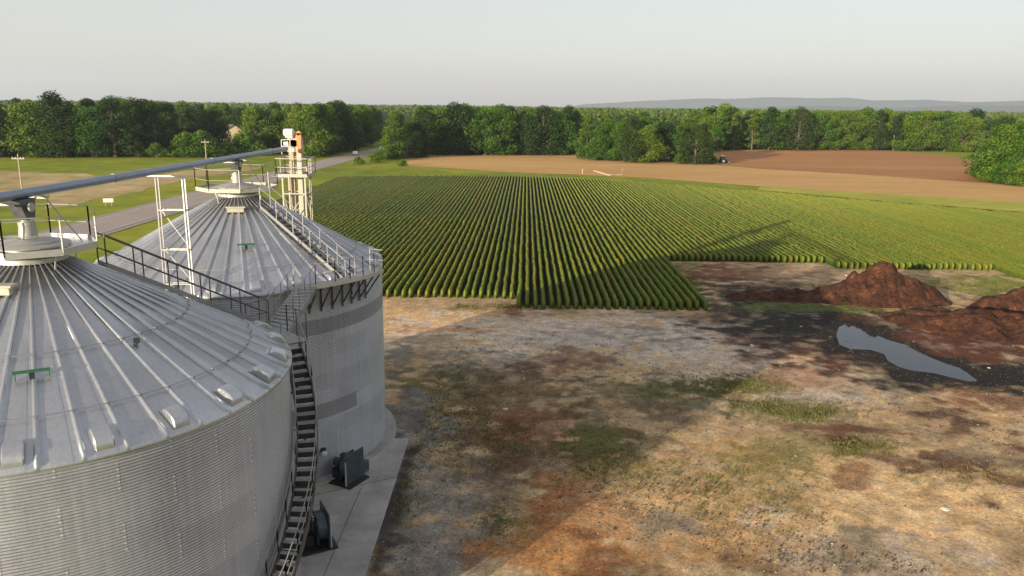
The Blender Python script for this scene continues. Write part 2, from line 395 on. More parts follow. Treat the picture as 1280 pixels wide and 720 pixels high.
# the road: two lanes, pale worn asphalt, gravel shoulder
road_c = [(-64.5, -60), (-63.8, 60), (-63.4, 120), (-63.2, 170), (-62.4, 230), (-60, 290), (-57, 340), (-51, 420), (-42, 520), (-30, 640)]
def offset(line, d):
    out = []
    for i, p in enumerate(line):
        a = np.array(line[max(i-1, 0)], float); b = np.array(line[min(i+1, len(line)-1)], float); t = (b-a)/np.linalg.norm(b-a)
        out.append((p[0]+t[1]*d, p[1]-t[0]*d))
    return out
def ribbon(name, line, d0, d1, z, mat):
    a = offset(line, d0); b = offset(line, d1); n = len(a)
    V = [(x, y, z) for x, y in a] + [(x, y, z) for x, y in b]; Q = [(i, n+i, n+i+1, i+1) for i in range(n-1)]
    me = mesh_np(name, V, Q)
    if me.polygons[0].normal.z < 0: me.flip_normals()
    o = link(name, me, mat); tag(o, kind='structure'); return o
def smooth_line(line, k=6):
    L = np.array(line, float); t = np.arange(len(L)); tt = np.linspace(0, len(L)-1, (len(L)-1)*k+1)
    return [(float(np.interp(q, t, L[:, 0])), float(np.interp(q, t, L[:, 1]))) for q in tt]
rl = smooth_line(road_c)
ribbon('road_shoulder', rl, -5.6, 5.4, .06, plain('shoulder_gravel', (.27, .235, .19), .95, 0, .25, 2))
ribbon('road', rl, -4.1, 4.1, .09, M['asphalt'])
M['paint'] = plain('road_paint', (.55, .54, .5), .8, 0, .3, 3); M['ypaint'] = plain('road_paint_yellow', (.5, .36, .08), .8, 0, .3, 3)
ribbon('road_edge_line', rl, 3.55, 3.67, .095, M['paint']); ribbon('road_edge_line', rl, -3.67, -3.55, .095, M['paint'])
ribbon('road_centre_line', rl, -.16, -.06, .095, M['ypaint']); ribbon('road_centre_line', rl, .06, .16, .095, M['ypaint'])

# ------------------------------------------------------------------ the yard: bare dirt with mud, gravel and weeds
TAN=(.56,.37,.19); SAND=(.66,.46,.25); PALE=(.54,.46,.39); GREY=(.235,.22,.205); DGREY=(.10,.097,.09); RED=(.17,.070,.036); DRED=(.085,.034,.022)
MUD=(.013,.010,.008); MOSS=(.095,.10,.026); GREEN=(.115,.15,.03); ORANGE=(.42,.20,.07); OLIVE=(.12,.10,.045); BROWN=(.15,.095,.055)
BL = [  # px, py, rx, ry, colour, strength
 (530,404,110,24,TAN,1),(720,425,260,32,PALE,.9),(930,470,160,60,PALE,.6),(560,412,60,4,ORANGE,.6),(525,425,60,5,OLIVE,.5),(590,385,60,5,OLIVE,.8),(645,388,14,7,RED,.8),
 (760,430,120,14,(.40,.36,.33),.8),(800,415,90,10,(.38,.34,.30),.6),
 (560,500,85,60,OLIVE,.75),(640,520,90,60,BROWN,.85),(520,485,38,18,MOSS,.8),(600,455,90,16,GREY,.6),(720,455,60,14,RED,.7),(640,470,30,20,BROWN,.8),(560,470,70,14,OLIVE,.6),
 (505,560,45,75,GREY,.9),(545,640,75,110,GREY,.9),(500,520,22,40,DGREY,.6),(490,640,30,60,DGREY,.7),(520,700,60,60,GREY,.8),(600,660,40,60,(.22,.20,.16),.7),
 (690,550,70,42,RED,.75),(760,575,60,45,OLIVE,.85),(740,560,48,26,MOSS,.8),(700,600,70,30,BROWN,.8),(590,590,50,40,BROWN,.6),(820,500,110,30,OLIVE,.75),(830,488,60,12,MOSS,.8),
 (760,460,30,12,BROWN,.5),(720,610,60,16,ORANGE,.6),(690,640,40,20,(.20,.08,.035),.7),(800,655,60,24,(.26,.11,.045),.6),(640,700,50,26,(.30,.14,.06),.7),(870,700,60,24,(.36,.19,.08),.6),(780,625,34,14,MOSS,.6),(930,560,50,14,RED,.5),(800,520,60,20,BROWN,.6),
 (620,655,22,20,GREEN,.6),(700,690,110,60,ORANGE,.75),(740,650,80,25,(.30,.13,.055),.7),(850,640,90,60,TAN,.8),(860,560,40,20,BROWN,.6),(830,600,80,20,(.30,.22,.09),.7),(730,700,40,30,RED,.6),(790,700,30,30,(.14,.09,.04),.6),
 (950,620,110,60,(.44,.31,.15),.9),(900,680,120,50,(.42,.27,.13),.8),(960,650,30,26,PALE,.7),(900,560,60,25,(.48,.33,.16),.7),(960,585,60,22,(.24,.19,.07),.7),(1040,620,26,26,OLIVE,.6),(840,660,40,14,GREY,.5),
 (1180,640,150,70,SAND,.95),(1060,600,50,40,SAND,.6),(1120,700,120,36,(.36,.33,.30),.6),(1070,690,30,30,OLIVE,.5),(920,710,30,16,BROWN,.5),
 (920,484,48,13,GREEN,.9),(975,512,62,11,MOSS,.8),(1000,524,44,9,GREEN,.85),(1075,565,34,12,MOSS,.85),(1020,560,60,14,(.26,.22,.10),.7),(1010,540,40,6,DRED,.6),
 (1080,478,90,22,(.40,.31,.22),.8),(1040,500,70,10,(.43,.37,.31),.7),(1180,520,90,16,(.44,.30,.17),.7),(1000,470,60,12,(.30,.15,.08),.6),
 (1110,545,56,14,DRED,.8),(1180,585,70,14,DRED,.85),(1250,608,50,14,DRED,.75),(1180,516,34,8,DRED,.85),(1210,533,30,7,DRED,.75),(1262,560,36,12,DRED,.85),(1060,545,40,10,RED,.6),(1070,595,24,14,RED,.7),(1240,500,60,12,RED,.7),(1230,575,40,9,(.34,.29,.22),.6),
 (860,350,24,26,GREEN,.9),(880,345,60,12,RED,.5),(930,345,70,14,RED,.85),(1000,345,44,8,(.36,.24,.16),.9),(960,360,70,10,BROWN,.7),(910,352,40,6,DRED,.7),
 (960,382,90,22,MUD,1),(1010,405,120,26,MUD,1),(1090,432,100,34,MUD,1),(1180,458,110,34,MUD,1),(1260,470,70,24,MUD,1),(985,385,50,6,GREEN,.8),(930,375,60,16,MUD,.85),(1000,395,80,12,MUD,.8),(990,418,76,17,MUD,.95),(1010,440,60,16,DRED,.9),(930,425,34,8,DRED,.7),(1065,452,60,12,DRED,.9),(1090,455,26,8,MUD,.8),(880,396,60,6,DRED,.5),(800,410,30,3,DRED,.4),(965,450,36,8,DRED,.6),
 (985,385,70,7,GREEN,.8),(1060,388,40,7,GREEN,.7),(1120,400,70,10,MUD,.7),(1190,430,60,18,RED,.8),(1180,478,80,12,MUD,.9),(1250,470,60,16,MUD,.9),(1080,425,60,22,MUD,.8),(1210,462,60,14,MUD,.85),(1250,430,60,20,RED,.8),(1270,390,60,18,RED,.8),(1240,372,40,7,RED,.7),
 (1000,414,62,16,(.012,.012,.008),.8),(1130,398,80,8,(.10,.035,.02),.9),(1190,425,90,16,(.10,.036,.02),.9),(1260,440,60,20,(.10,.036,.02),.9),(1000,386,60,5,(.06,.085,.02),.8),(1062,440,50,5,MUD,.9),
 (1245,358,60,13,(.17,.20,.035),1),(1180,352,40,8,(.20,.17,.05),.7),(1150,375,40,10,GREEN,.6),
]
PUD = [(1047,410),(1060,404),(1076,404),(1090,417),(1110,426),(1132,432),(1150,442),(1166,449),(1186,457),(1200,461),(1212,469),(1224,478),(1212,479),(1190,474),(1166,468),(1140,465),(1122,460),(1108,452),(1104,444),(1088,439),(1062,438),(1048,432),(1044,420)]
PW = np.array([G(x, y) for x, y in PUD])
def poly_sd(X, Y, P):
    """signed distance to polygon, negative inside"""
    d = np.full(X.shape, 1e9); ins = np.zeros(X.shape, bool); n = len(P)
    for i in range(n):
        a = P[i]; b = P[(i+1) % n]; e = b-a; wx = X-a[0]; wy = Y-a[1]
        t = np.clip((wx*e[0]+wy*e[1])/(e@e), 0, 1); d = np.minimum(d, np.hypot(wx-t*e[0], wy-t*e[1]))
        c = ((a[1] <= Y) & (b[1] > Y)) | ((b[1] <= Y) & (a[1] > Y))
        with np.errstate(divide='ignore', invalid='ignore'): xs = a[0] + (Y-a[1])/(b[1]-a[1])*e[0]
        ins ^= c & (X < xs)
    return np.where(ins, -d, d)
def yard():
    xs = np.arange(-26, 82.01, .16); ys = np.arange(12, 97.01, .16); X, Y = np.meshgrid(xs, ys)
    wx = X + 3.2*(fbm(X, Y, 5, 60)-.5) ; wy = Y + 3.2*(fbm(X, Y, 5, 70)-.5)
    wx2 = wx + 1.2*(fbm(X, Y, 1.2, 80, 3)-.5); wy2 = wy + 1.2*(fbm(X, Y, 1.2, 84, 3)-.5)
    nz = fbm(X, Y, 3.0, 10); nf = fbm(X, Y*1.0, .9, 20, 3); ng = fbm(X+.3*Y, Y*1.6, 1.7, 24, 4)
    C = np.empty(X.shape+(3,)); C[:] = (.40, .29, .17)
    C *= (.8 + .4*fbm(X, Y, 9, 30))[..., None]
    for i, (px, py, rx, ry, c, s) in enumerate(BL):
        g = G(px, py); gl = G(px-rx, py); gu = G(px, py-ry); gd = G(px, py+ry)
        RX = abs(g[0]-gl[0]); RY = abs(gu[1]-gd[1])/2; cy = (gu[1]+gd[1])/2; sx = g[0]/g[1]
        dd = np.hypot((wx2-g[0]-(wy2-cy)*sx)/RX, (wy2-cy)/RY)
        kq = .45 if c is MUD else 1.0
        m = sstep(1.30, .55, dd + kq*((nz-.5)*1.5 + (nf-.5)*1.5 + (ng-.5)*1.6))*s
        C = C*(1-m[..., None]) + np.array(c)*m[..., None]
    sd = poly_sd(X, Y, PW)
    wet = sstep(1.6, .1, sd + (nz-.5)*2.0); C = C*(1-.85*wet[..., None]) + np.array(MUD)*.85*wet[..., None]
    dk = sstep(.56, .70, fbm(X, Y, 2.3, 33, 5))*.28; C *= (1-dk)[..., None]
    lt = sstep(.58, .72, fbm(X, Y, 1.4, 43, 4))*.28; C = C*(1-lt[..., None]) + np.array((.40, .33, .24))*lt[..., None]*(1-.8*wet[..., None])
    C *= (.70 + .60*nf)[..., None]
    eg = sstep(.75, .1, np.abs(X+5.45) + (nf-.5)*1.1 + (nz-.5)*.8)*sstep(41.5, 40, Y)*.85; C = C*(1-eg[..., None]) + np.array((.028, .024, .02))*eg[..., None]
    # old wheel tracks curving over the sand
    for (ax, ay, bx, by, cx_, cy_, wd) in ((8, 26, 22, 40, 44, 44, .22), (9.8, 25, 23.4, 38.6, 45, 42.3, .22), (20, 24, 30, 33, 50, 36, .2), (-2, 50, 10, 66, 40, 66, .25), (-2, 52, 10, 68, 40, 68, .25)):
        tt = np.linspace(0, 1, 30)[:, None]; P_ = (1-tt)**2*np.array((ax, ay)) + 2*tt*(1-tt)*np.array((bx, by)) + tt**2*np.array((cx_, cy_))
        dmin = np.full(X.shape, 1e9)
        for p_, q_ in zip(P_[:-1], P_[1:]):
            e_ = q_-p_; t_ = np.clip(((X-p_[0])*e_[0]+(Y-p_[1])*e_[1])/(e_@e_), 0, 1); dmin = np.minimum(dmin, np.hypot(X-p_[0]-t_*e_[0], Y-p_[1]-t_*e_[1]))
        tm = sstep(wd*1.6, wd*.4, dmin + (nf-.5)*.5)*.35*sstep(.40, .60, fbm(X, Y, 6, 66)); C *= (1-tm)[..., None]
    Z = .14 + .10*(fbm(X, Y, 7, 40)-.5) + .05*(nf-.5)
    Z = Z + .03*(np.sin((X*.74-Y*.67)*2.1 + 3*nz))*sstep(.55, .7, fbm(X, Y, 12, 50))
    pm = sstep(.9, -.15, sd); Z = Z*(1-pm) + (.115 - .085*sstep(.25, -.6, sd))*pm
    edge = np.minimum(np.minimum(X-xs[0], xs[-1]-X), np.minimum(Y-ys[0], ys[-1]-Y)); Z *= sstep(-.5, 3, edge)*.999 + .001
    Z = np.maximum(Z, .012)
    ny, nx = X.shape; idx = np.arange(nx*ny).reshape(ny, nx)
    cx = (X[:-1, :-1]+X[1:, 1:])/2; cyy = (Y[:-1, :-1]+Y[1:, 1:])/2
    fr = np.where(cx < .7, 76.2, np.where(cx < 18.4, 72.4, np.where(cx < 39.1, 96.9, np.where(cx < 58.1, 93.2, 88.0))))
    keep = cyy < fr
    Q = np.stack([idx[:-1, :-1], idx[:-1, 1:], idx[1:, 1:], idx[1:, :-1]], -1)[keep]
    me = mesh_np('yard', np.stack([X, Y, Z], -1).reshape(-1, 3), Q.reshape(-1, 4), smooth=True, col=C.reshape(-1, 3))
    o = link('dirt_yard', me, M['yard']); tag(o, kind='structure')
yard()
wo = sheet('puddle', [tuple(p) for p in (PW - PW.mean(0))*1.06 + PW.mean(0)], .088, M['water'], 0, 3)

def heap(name, cx, cy, rx, ry, h, rot, label, group=None, seed=0, peaky=1.2, n=110, rough=.5, mat=None):
    u = np.linspace(-1.15, 1.15, n); U, W = np.meshgrid(u, u); ca, sa = math.cos(rot), math.sin(rot)
    X = cx + U*rx*ca - W*ry*sa; Y = cy + U*rx*sa + W*ry*ca
    d = np.hypot(U, W) + .35*(fbm(X, Y, 3.0, 90+seed)-.5)
    Z = h*np.clip(1-d**1.25, 0, 1)**(peaky*1.15)*(1 + rough*(fbm(X, Y, 2.0, 95+seed)-.5)) + ((fbm(X, Y, .9, 99+seed, 4)-.5)*.6 + (fbm(X, Y, 2.2, 77+seed, 3)-.5)*.7)*np.clip(h, .4, 1.2)*sstep(1.1, .7, d)
    Z = Z + .12 - .3*sstep(.85, 1.15, d); idx = np.arange(n*n).reshape(n, n)
    Q = np.stack([idx[:-1, :-1], idx[:-1, 1:], idx[1:, 1:], idx[1:, :-1]], -1).reshape(-1, 4)
    V = np.stack([X-cx, Y-cy, Z], -1).reshape(-1, 3)
    o = link(name, mesh_np(name, V, Q, smooth=True), mat or M['mound']); o.location = (cx, cy, 0)
    return tag(o, label, 'dirt heap', group)
g = G(1100, 378); heap('dirt_mound', g[0], g[1]+1.0, 7.6, 4.0, 3.35, 0, 'tall pointed heap of red brown clay behind the puddle', seed=1, peaky=.95, rough=1.0, n=150)
g = G(1000, 377); heap('dirt_mound', g[0], g[1]+1, 7.4, 2.4, 1.1, 0, 'long low dark tail of soil running left from the tall clay heap', seed=5, peaky=.9, mat=None)
g = G(1250, 425); heap('dirt_mound', g[0]+1.4, g[1]+2.6, 8.8, 4.4, 1.45, R(-24), 'broad low bank of red clay along the far side of the puddle', seed=9, peaky=.8, rough=.9)
g = G(1262, 396); heap('dirt_mound', g[0]+2, g[1]+1, 5.0, 3.2, 2.2, R(-10), 'rounded red clay hump at the right edge behind the clay bank', seed=13, peaky=.9)
g = G(1165, 398); heap('dirt_mound', g[0], g[1]+.6, 5.0, 1.3, .7, R(-8), 'thin ridge of dark soil in front of the tall clay heap', seed=17, peaky=.9)

# ------------------------------------------------------------------ crop rows
def crop_rows():
    k = 0; X0 = -46.9; grp = 'rows of leafy green crop in the field'
    while X0 < 118:
        Y0 = front_y(X0) + random.uniform(-.25, .25)
        Y1 = float(back_y(X0 + DX*180)) - (8 if X0 < 20 else 8 + min(13, (X0-20)*.3)) + random.uniform(-1, 1)
        if Y1 - Y0 < 8: X0 += .762; continue
        ys = [Y0-.12, Y0, Y0+.12]
        while ys[-1] < Y1:
            y = ys[-1]; ys.append(y + (.22 if y < 100 else .45 if y < 140 else 1.1))
        ys = np.array(ys); n = len(ys); nt = 9; th = np.linspace(0, np.pi, nt)
        base = np.stack([np.cos(th), np.sin(th)**.55], -1)
        sc = np.ones(n); sc[0] = .12; sc[1] = .8; sc[-1] = .1
        wdt = .215*(1 + .22*(vnoise(np.full(n, X0*9.), ys, .9, 5)-.5)); hgt = .91*random.uniform(.93, 1.05)*(1 + .16*(vnoise(np.full(n, X0*9.), ys, 1.6, 6)-.5) + .16*(vnoise(np.full(n, X0), ys, 14, 8)-.5))
        if X0 < -.6: hgt = hgt*.93
        xo = .10*(vnoise(np.full(n, X0*5.), ys, 2.2, 7)-.5)
        PX = X0 + DX*ys[:, None] + xo[:, None] + base[None, :, 0]*(wdt*sc)[:, None] + rng.normal(0, .016, (n, nt))
        PY = ys[:, None] + rng.normal(0, .016, (n, nt)); PZ = .10 + base[None, :, 1]*(hgt*(.35+.65*sc))[:, None] + rng.normal(0, .016, (n, nt))
        V = np.stack([PX, PY, PZ], -1).reshape(-1, 3)
        idx = np.arange(n*nt).reshape(n, nt)
        Q = np.stack([idx[:-1, :-1], idx[:-1, 1:], idx[1:, 1:], idx[1:, :-1]], -1).reshape(-1, 4)
        c = (.18 + .42*base[None, :, 1]**2 + .42*sstep(105, 185, ys)[:, None] + rng.normal(0, .06, (n, nt))).clip(0, 1).reshape(-1)  # lit tops and dark sides painted into the row tone, leaf quads too
        Vs = [V]; Qs = [Q]; cs = [c]; off = len(V)
        for ya, yb, den, sz in ((Y0, 100, 60, .062), (100, 130, 16, .09)):
            if ya >= yb: ya = Y0 if yb > Y0 and ya == Y0 else ya
            a, b = max(ya, Y0), min(yb, Y1)
            if b <= a: continue
            m = int((b-a)*den); yy = rng.uniform(a, b, m); t = rng.uniform(.0, np.pi, m)
            wq = np.interp(yy, ys, wdt); hq = np.interp(yy, ys, hgt); xq = np.interp(yy, ys, xo)
            P = np.stack([X0 + DX*yy + xq + np.cos(t)*wq*1.06, yy, .10 + np.sin(t)**.55*hq*1.02], -1)
            d1 = rng.normal(0, 1, (m, 3)); d1 /= np.linalg.norm(d1, axis=1)[:, None]; d2 = np.cross(d1, rng.normal(0, 1, (m, 3))); d2 /= np.linalg.norm(d2, axis=1)[:, None]
            s = sz*rng.uniform(.6, 1.2, m)[:, None]
            Vs.append(np.stack([P-d1*s, P-d2*s*.6, P+d1*s, P+d2*s*.6], 1).reshape(-1, 3)); Qs.append(off + np.arange(m*4).reshape(m, 4)); off += m*4
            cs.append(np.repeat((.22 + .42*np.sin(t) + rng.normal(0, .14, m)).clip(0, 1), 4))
        cc = np.concatenate(cs); col = np.stack([cc, cc, cc], -1)
        V = np.concatenate(Vs); V[:, 0] -= X0; 
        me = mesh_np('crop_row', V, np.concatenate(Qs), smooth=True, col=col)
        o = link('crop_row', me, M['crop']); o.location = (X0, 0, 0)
        # shift origin to the front end of the row
        o.data.transform(__import__('mathutils').Matrix.Translation((0, -Y0, 0))); o.location = (X0, Y0, 0)
        tag(o, 'long straight row of leafy green crop running away from the dirt yard', 'crop row', grp)
        X0 += .762; k += 1
    return k
print('rows', crop_rows())

# ------------------------------------------------------------------ grain bins
NEAR = (-14.75, 23.53); FARB = (-14.56, 41.40)
RB, EAVE, REAVE, RCAP = 7.40, 10.10, 7.52, .72
SLOPE = .56
def roof_z(r): return EAVE + (REAVE - r)*SLOPE
def pol(th, r, z): a = R(th); return (r*math.sin(a), r*math.cos(a), z)     # th clockwise from +Y
def wall_mesh(far):
    pitch = .085; per = 6; na = 256; z = np.arange(.30, EAVE, pitch/per); nz = len(z)
    a = np.linspace(0, 2*np.pi, na, endpoint=False); r = RB + .0125*np.sin(2*np.pi*z/pitch)
    V = np.stack([r[:, None]*np.sin(a)[None], r[:, None]*np.cos(a)[None], np.repeat(z[:, None], na, 1)], -1).reshape(-1, 3)
    i = np.arange(nz-1)[:, None]; k = np.arange(na)[None]; k2 = (k+1) % na
    Q = np.stack([i*na+k2, i*na+k, (i+1)*na+k, (i+1)*na+k2], -1).reshape(-1, 4)
    mi = None
    if far:
        zc = np.repeat(z[:-1], na); ac = np.tile(np.degrees(a), nz-1)
        b1 = (zc > 7.72) & (zc < 8.46); b2 = (zc > 3.36) & (zc < 4.17) & (ac > 116) & (ac < 176)
        mi = (b1 | b2).astype(int)
    return mesh_np('wall', V, Q, smooth=True, mi=mi)
def roof_mesh(phase):
    V = []; Q = []; n = 48; rs = [RCAP, 1.5, 2.6, 3.6, 4.2, 4.9, 5.6, 6.3, 7.0, REAVE]
    prof = []   # (fraction of panel, absolute width offset m, height, flute)
    for ip in range(n):
        a0 = phase + 360*ip/n
        prof += [(a0, -.050, .0, 0), (a0, -.036, .095, 0), (a0, .036, .095, 0), (a0, .050, .0, 0)]
        for q in range(1, 20):
            fl = 1 if (5 <= q <= 15 and q % 2 == 1) else 0
            prof.append((a0 + 360/n*(.05+.9*q/20), 0, 0, fl))
    m = len(prof)
    for r in rs:
        lim = min(1., r/2.0)
        for a, off, h, fl in prof:
            aa = R(a) + off*lim/r; z = roof_z(r) + h*min(1, .35+r/3) + (.022*fl if r > 4 else 0)
            V.append((r*math.sin(aa), r*math.cos(aa), z))
    # eave drip edge
    for a, off, h, fl in prof:
        aa = R(a) + off/REAVE; V.append((REAVE*math.sin(aa), REAVE*math.cos(aa), roof_z(REAVE)-.10))
    for i in range(len(rs)):
        for k in range(m): Q.append((i*m+(k+1) % m, i*m+k, (i+1)*m+k, (i+1)*m+(k+1) % m))
    Q = np.array(Q)[:, ::-1]
    return mesh_np('roof', V, Q)
def ring_tube(r, z, rad, clips=48, phase=0, n=192):
    mb = MB(); pts = [pol(phase+360*k/n, r, z) for k in range(n+1)]
    mb.tube(pts, rad, 5)
    for k in range(clips): mb.box(pol(phase+360*k/clips, r, z), (.06, .06, .05), -R(phase+360*k/clips))
    return mb
def rail_run(mb, pts, h=1.07, posts=True, spacing=1.3, r=.017, mid=True, toe=False):
    for a, b in zip(pts[:-1], pts[1:]):
        a = np.array(a, float); b = np.array(b, float); L = np.linalg.norm(b-a); up = np.array([0, 0, h])
        mb.tube([a+up, b+up], r, 6)
        if mid: mb.tube([a+up*.5, b+up*.5], r*.85, 6)
        if toe: mb.bar(a+(0, 0, .06), b+(0, 0, .06), .012, .1)
        n = max(1, int(round(L/spacing)))
        if posts:
            for i in range(n+1): p = a + (b-a)*i/n; mb.bar(p, p+up, .034, .034)
    return mb
def make_bin(c, far):
    lab = ('corrugated steel grain bin, farther one behind the catwalk, with dark band round its wall' if far
           else 'corrugated steel grain bin nearest the viewer, cut by the lower left frame edge')
    b = empty('grain_bin', (*c, 0), lab, 'grain bin', 'grain bins side by side')
    link('wall', wall_mesh(far), [M['wall'], M['wall_dull']], b)
    PH = 1.1 if not far else 3.0
    link('roof', roof_mesh(PH), M['roof'], b)
    MB().lathe([(8.0, -.3), (8.0, .28), (7.96, .32), (7.36, .32), (7.36, -.3)], n=96, cap=False).build('foundation', M['concrete'], b)
    # collar and lid at the peak
    zc = roof_z(RCAP)
    MB().lathe([(1.02, zc-.12), (1.02, zc+.02), (.80, zc+.05), (.80, zc+.42), (.86, zc+.45)], n=40, cap=False).build('collar', M['steel'], b, True)
    lid = MB().lathe([(1.12, zc+.33), (1.13, zc+.37), (.60, zc+.50), (.27, zc+.56), (.24, zc+.86), (.24, zc+1.02)], n=40).build('peak_lid', M['lid'], b, True)
    # stiffening rings clipped onto the ribs
    for r in ((4.35, 6.25) if not far else (6.1,)): ring_tube(r, roof_z(r)+.115, .012, 48, PH).build('stiffening_ring', M['stair'], b)
    # eave vents on every second panel
    ks = [k for k in range(0, 48, 2)]
    for k in ks:
        a = PH + 7.5*(k+.5); vt = MB()
        rr = 7.12; zz = roof_z(rr)
        o = empty_part = None
        # a short gooseneck hood: duct on the roof, rounded hood that opens towards the eave
        prof = [(-.36, .0), (-.36, .08), (-.24, .24), (-.05, .30), (.20, .31), (.33, .24), (.38, .10), (.38, -.08), (.30, -.10), (.2, .0)]
        wv = .23; vs = []
        for sx in (-1, -.86, .86, 1):
            for (u, h) in prof: s2 = (.86 if abs(sx) == 1 else 1.0)*.80; vs.append((wv*sx, -.0+u*s2, h*s2))
        npf = len(prof); fs = []
        for j in range(3):
            for i in range(npf-1): fs.append((j*npf+i, j*npf+i+1, (j+1)*npf+i+1, (j+1)*npf+i))
        fs.append(tuple(range(npf))[::-1]); fs.append(tuple(range(3*npf, 4*npf)))
        # rotate local (x across, y outwards) and tilt onto the roof
        ar = R(a); tv = []
        for x, y, z in vs:
            yo = rr + y; zo = zz + z + .02 - y*SLOPE*.9
            tv.append((yo*math.sin(ar) + x*math.cos(ar), yo*math.cos(ar) - x*math.sin(ar), zo))
        vt.add(tv, fs); h = vt.build('roof_vent', M['roof'], b, True)
        fl = MB(); u0, u1 = rr-.36, rr+.30
        fl.add([((u*math.sin(ar)+x*math.cos(ar)), (u*math.cos(ar)-x*math.sin(ar)), roof_z(u)+.035) for u, x in ((u0, -.25), (u0, .25), (u1, .25), (u1, -.25))] +
               [((u*math.sin(ar)+x*math.cos(ar)), (u*math.cos(ar)-x*math.sin(ar)), roof_z(u)+.012) for u, x in ((u0, -.25), (u0, .25), (u1, .25), (u1, -.25))],
               [(0, 1, 2, 3), (7, 6, 5, 4), (0, 4, 5, 1), (1, 5, 6, 2), (2, 6, 7, 3), (3, 7, 4, 0)])
        fl.build('flashing', M['roof'], h)
    # green painted hatch bar across one panel
    ha, hr = (151.5, 5.05) if not far else (158, 4.7)
    hb = MB(); p = np.array(pol(ha, hr, roof_z(hr)+.26)); tx = np.array([math.cos(R(ha)), -math.sin(R(ha)), 0])
    hb.bar(p-tx*.42, p+tx*.42, .07, .07); hb.bar(p-tx*.38-(0, 0, .0), p-tx*.38-(0, 0, .22), .03); hb.bar(p+tx*.38, p+tx*.38-(0, 0, .22), .03)
    ho = hb.build('hatch_bar', M['green'], b); MB().box(tuple(p-(0, 0, .12)), (.12, .12, .18), -R(ha)).build('hatch_latch', M['black'], ho)
    # deck round the peak, octagonal with white toe boards
    zd = zc + .28
    PR = 2.05 if far else 1.9; oc = [pol(22.5+45*k+(0 if far else 10), PR, zd) for k in range(8)]
    inner = [pol(22.5+45*k+(0 if far else 10), 1.12, zd) for k in range(8)]
    dk = MB()
    for k in range(8):
        k2 = (k+1) % 8; q = [oc[k], oc[k2], inner[k2], inner[k]]
        dk.add(q + [(x, y, z-.04) for x, y, z in q], [(0, 1, 2, 3)[::-1], (4, 5, 6, 7), (0, 1, 5, 4), (1, 2, 6, 5), (2, 3, 7, 6), (3, 0, 4, 7)])
    deck = dk.build('peak_platform', M['steel'], b)
    tb = MB()
    for k in range(8): tb.bar(np.array(oc[k])+(0, 0, .02), np.array(oc[(k+1) % 8])+(0, 0, .02), .03, .2)
    tb.build('toe_board', M['cream'] if far else M['steel'], deck)
    gr = MB()
    skip = (1,) if not far else (2,)
    for k in range(8):
        if k in skip: continue
        rail_run(gr, [oc[k], oc[(k+1) % 8]], 1.07, spacing=1.6, r=.017)
    gr.build('guardrail', M['rail'], deck)
    for k in range(0, 8, 2):
        x, y, z = oc[k]; rr = math.hypot(x, y); MB().bar((x*.78, y*.78, z-.04), (x*.70, y*.70, roof_z(rr*.70)+.02), .04).build('platform_leg', M['steel'], deck)
    # small access lid beside the peak
    th = 175 if not far else 165
    q = pol(th, 2.0, roof_z(2.0)+.22)
    hat = MB().box(q, (.95, .42, .07), -R(th)); hat.box((q[0], q[1], q[2]-.14), (.8, .34, .22), -R(th)); hat.build('access_lid', M['cream'], b, bevel=.01)
    # roof stair from the platform down to the eave
    th = 41.5 if not far else 121
    st = MB(); r0, r1 = 2.05, 7.75; side = .34
    cs, sn = math.cos(R(th)), math.sin(R(th))
    def pt(r, x, z): return (r*sn + x*cs, r*cs - x*sn, z)
    zz = lambda r: roof_z(r) + .20
    for s in (-1, 1): st.bar(pt(r0, s*side, zz(r0)), pt(r1, s*side, zz(r1)), .04, .15)
    nst = 18
    stairs = st.build('roof_stair', M['stair'], b)
    tr = MB()
    for i in range(nst):
        r = r0 + .2 + (r1-r0-.3)*i/(nst-1); tr.box(pt(r, 0, zz(r)+.02), (2*side, .22, .03), -R(th))
    tr.build('tread', M['stair'], stairs)
    for s in (-1, 1):
        hr = MB(); rail_run(hr, [pt(r0, s*side, zz(r0)), pt(r1, s*side, zz(r1))], 1.0, spacing=1.25, r=.018 if far else .026)
        hr.build('handrail', M['stair'] if far else M['dark_steel'], stairs)  # near bin's handrails take a darker grey steel
    # manway door low on the wall, seam bolts and a stub of piping
    dr = MB(); a = R(200); dr.box((7.44*math.sin(a), 7.44*math.cos(a), 1.4), (.8, .06, 1.5), -a); dr.build('access_door', M['steel'], b, bevel=.01)
    return b
near_bin = make_bin(NEAR, False); far_bin = make_bin(FARB, True)
if True:
    # floodlight on the far bin's wall facing the gap
    a = R(135.3); c = (FARB[0]+7.5*math.sin(a), FARB[1]+7.5*math.cos(a), 1.75)
    fl = empty('wall_light', c, 'small white light fixture on the farther bin wall beside the spiral stair', 'light fixture')
    MB().box((.0, 0, .04), (.24, .10, .16), -a).build('housing', M['black'], fl); MB().lathe([(.02, .12), (.13, .05), (.15, -.04), (.10, -.08)], c=(.08, -.18, -.06), n=14).build('lamp_cover', M['white'], fl, True)
    # bracket on the near bin roof
    p = pol(118, 4.6, roof_z(4.6)+.16)
    k = MB().box((0, 0, .0), (.16, .10, .14), R(20)); k.bar((0, 0, -.12), (0, 0, .05), .04); k.build('rib_bracket', M['black'], near_bin, loc=p)

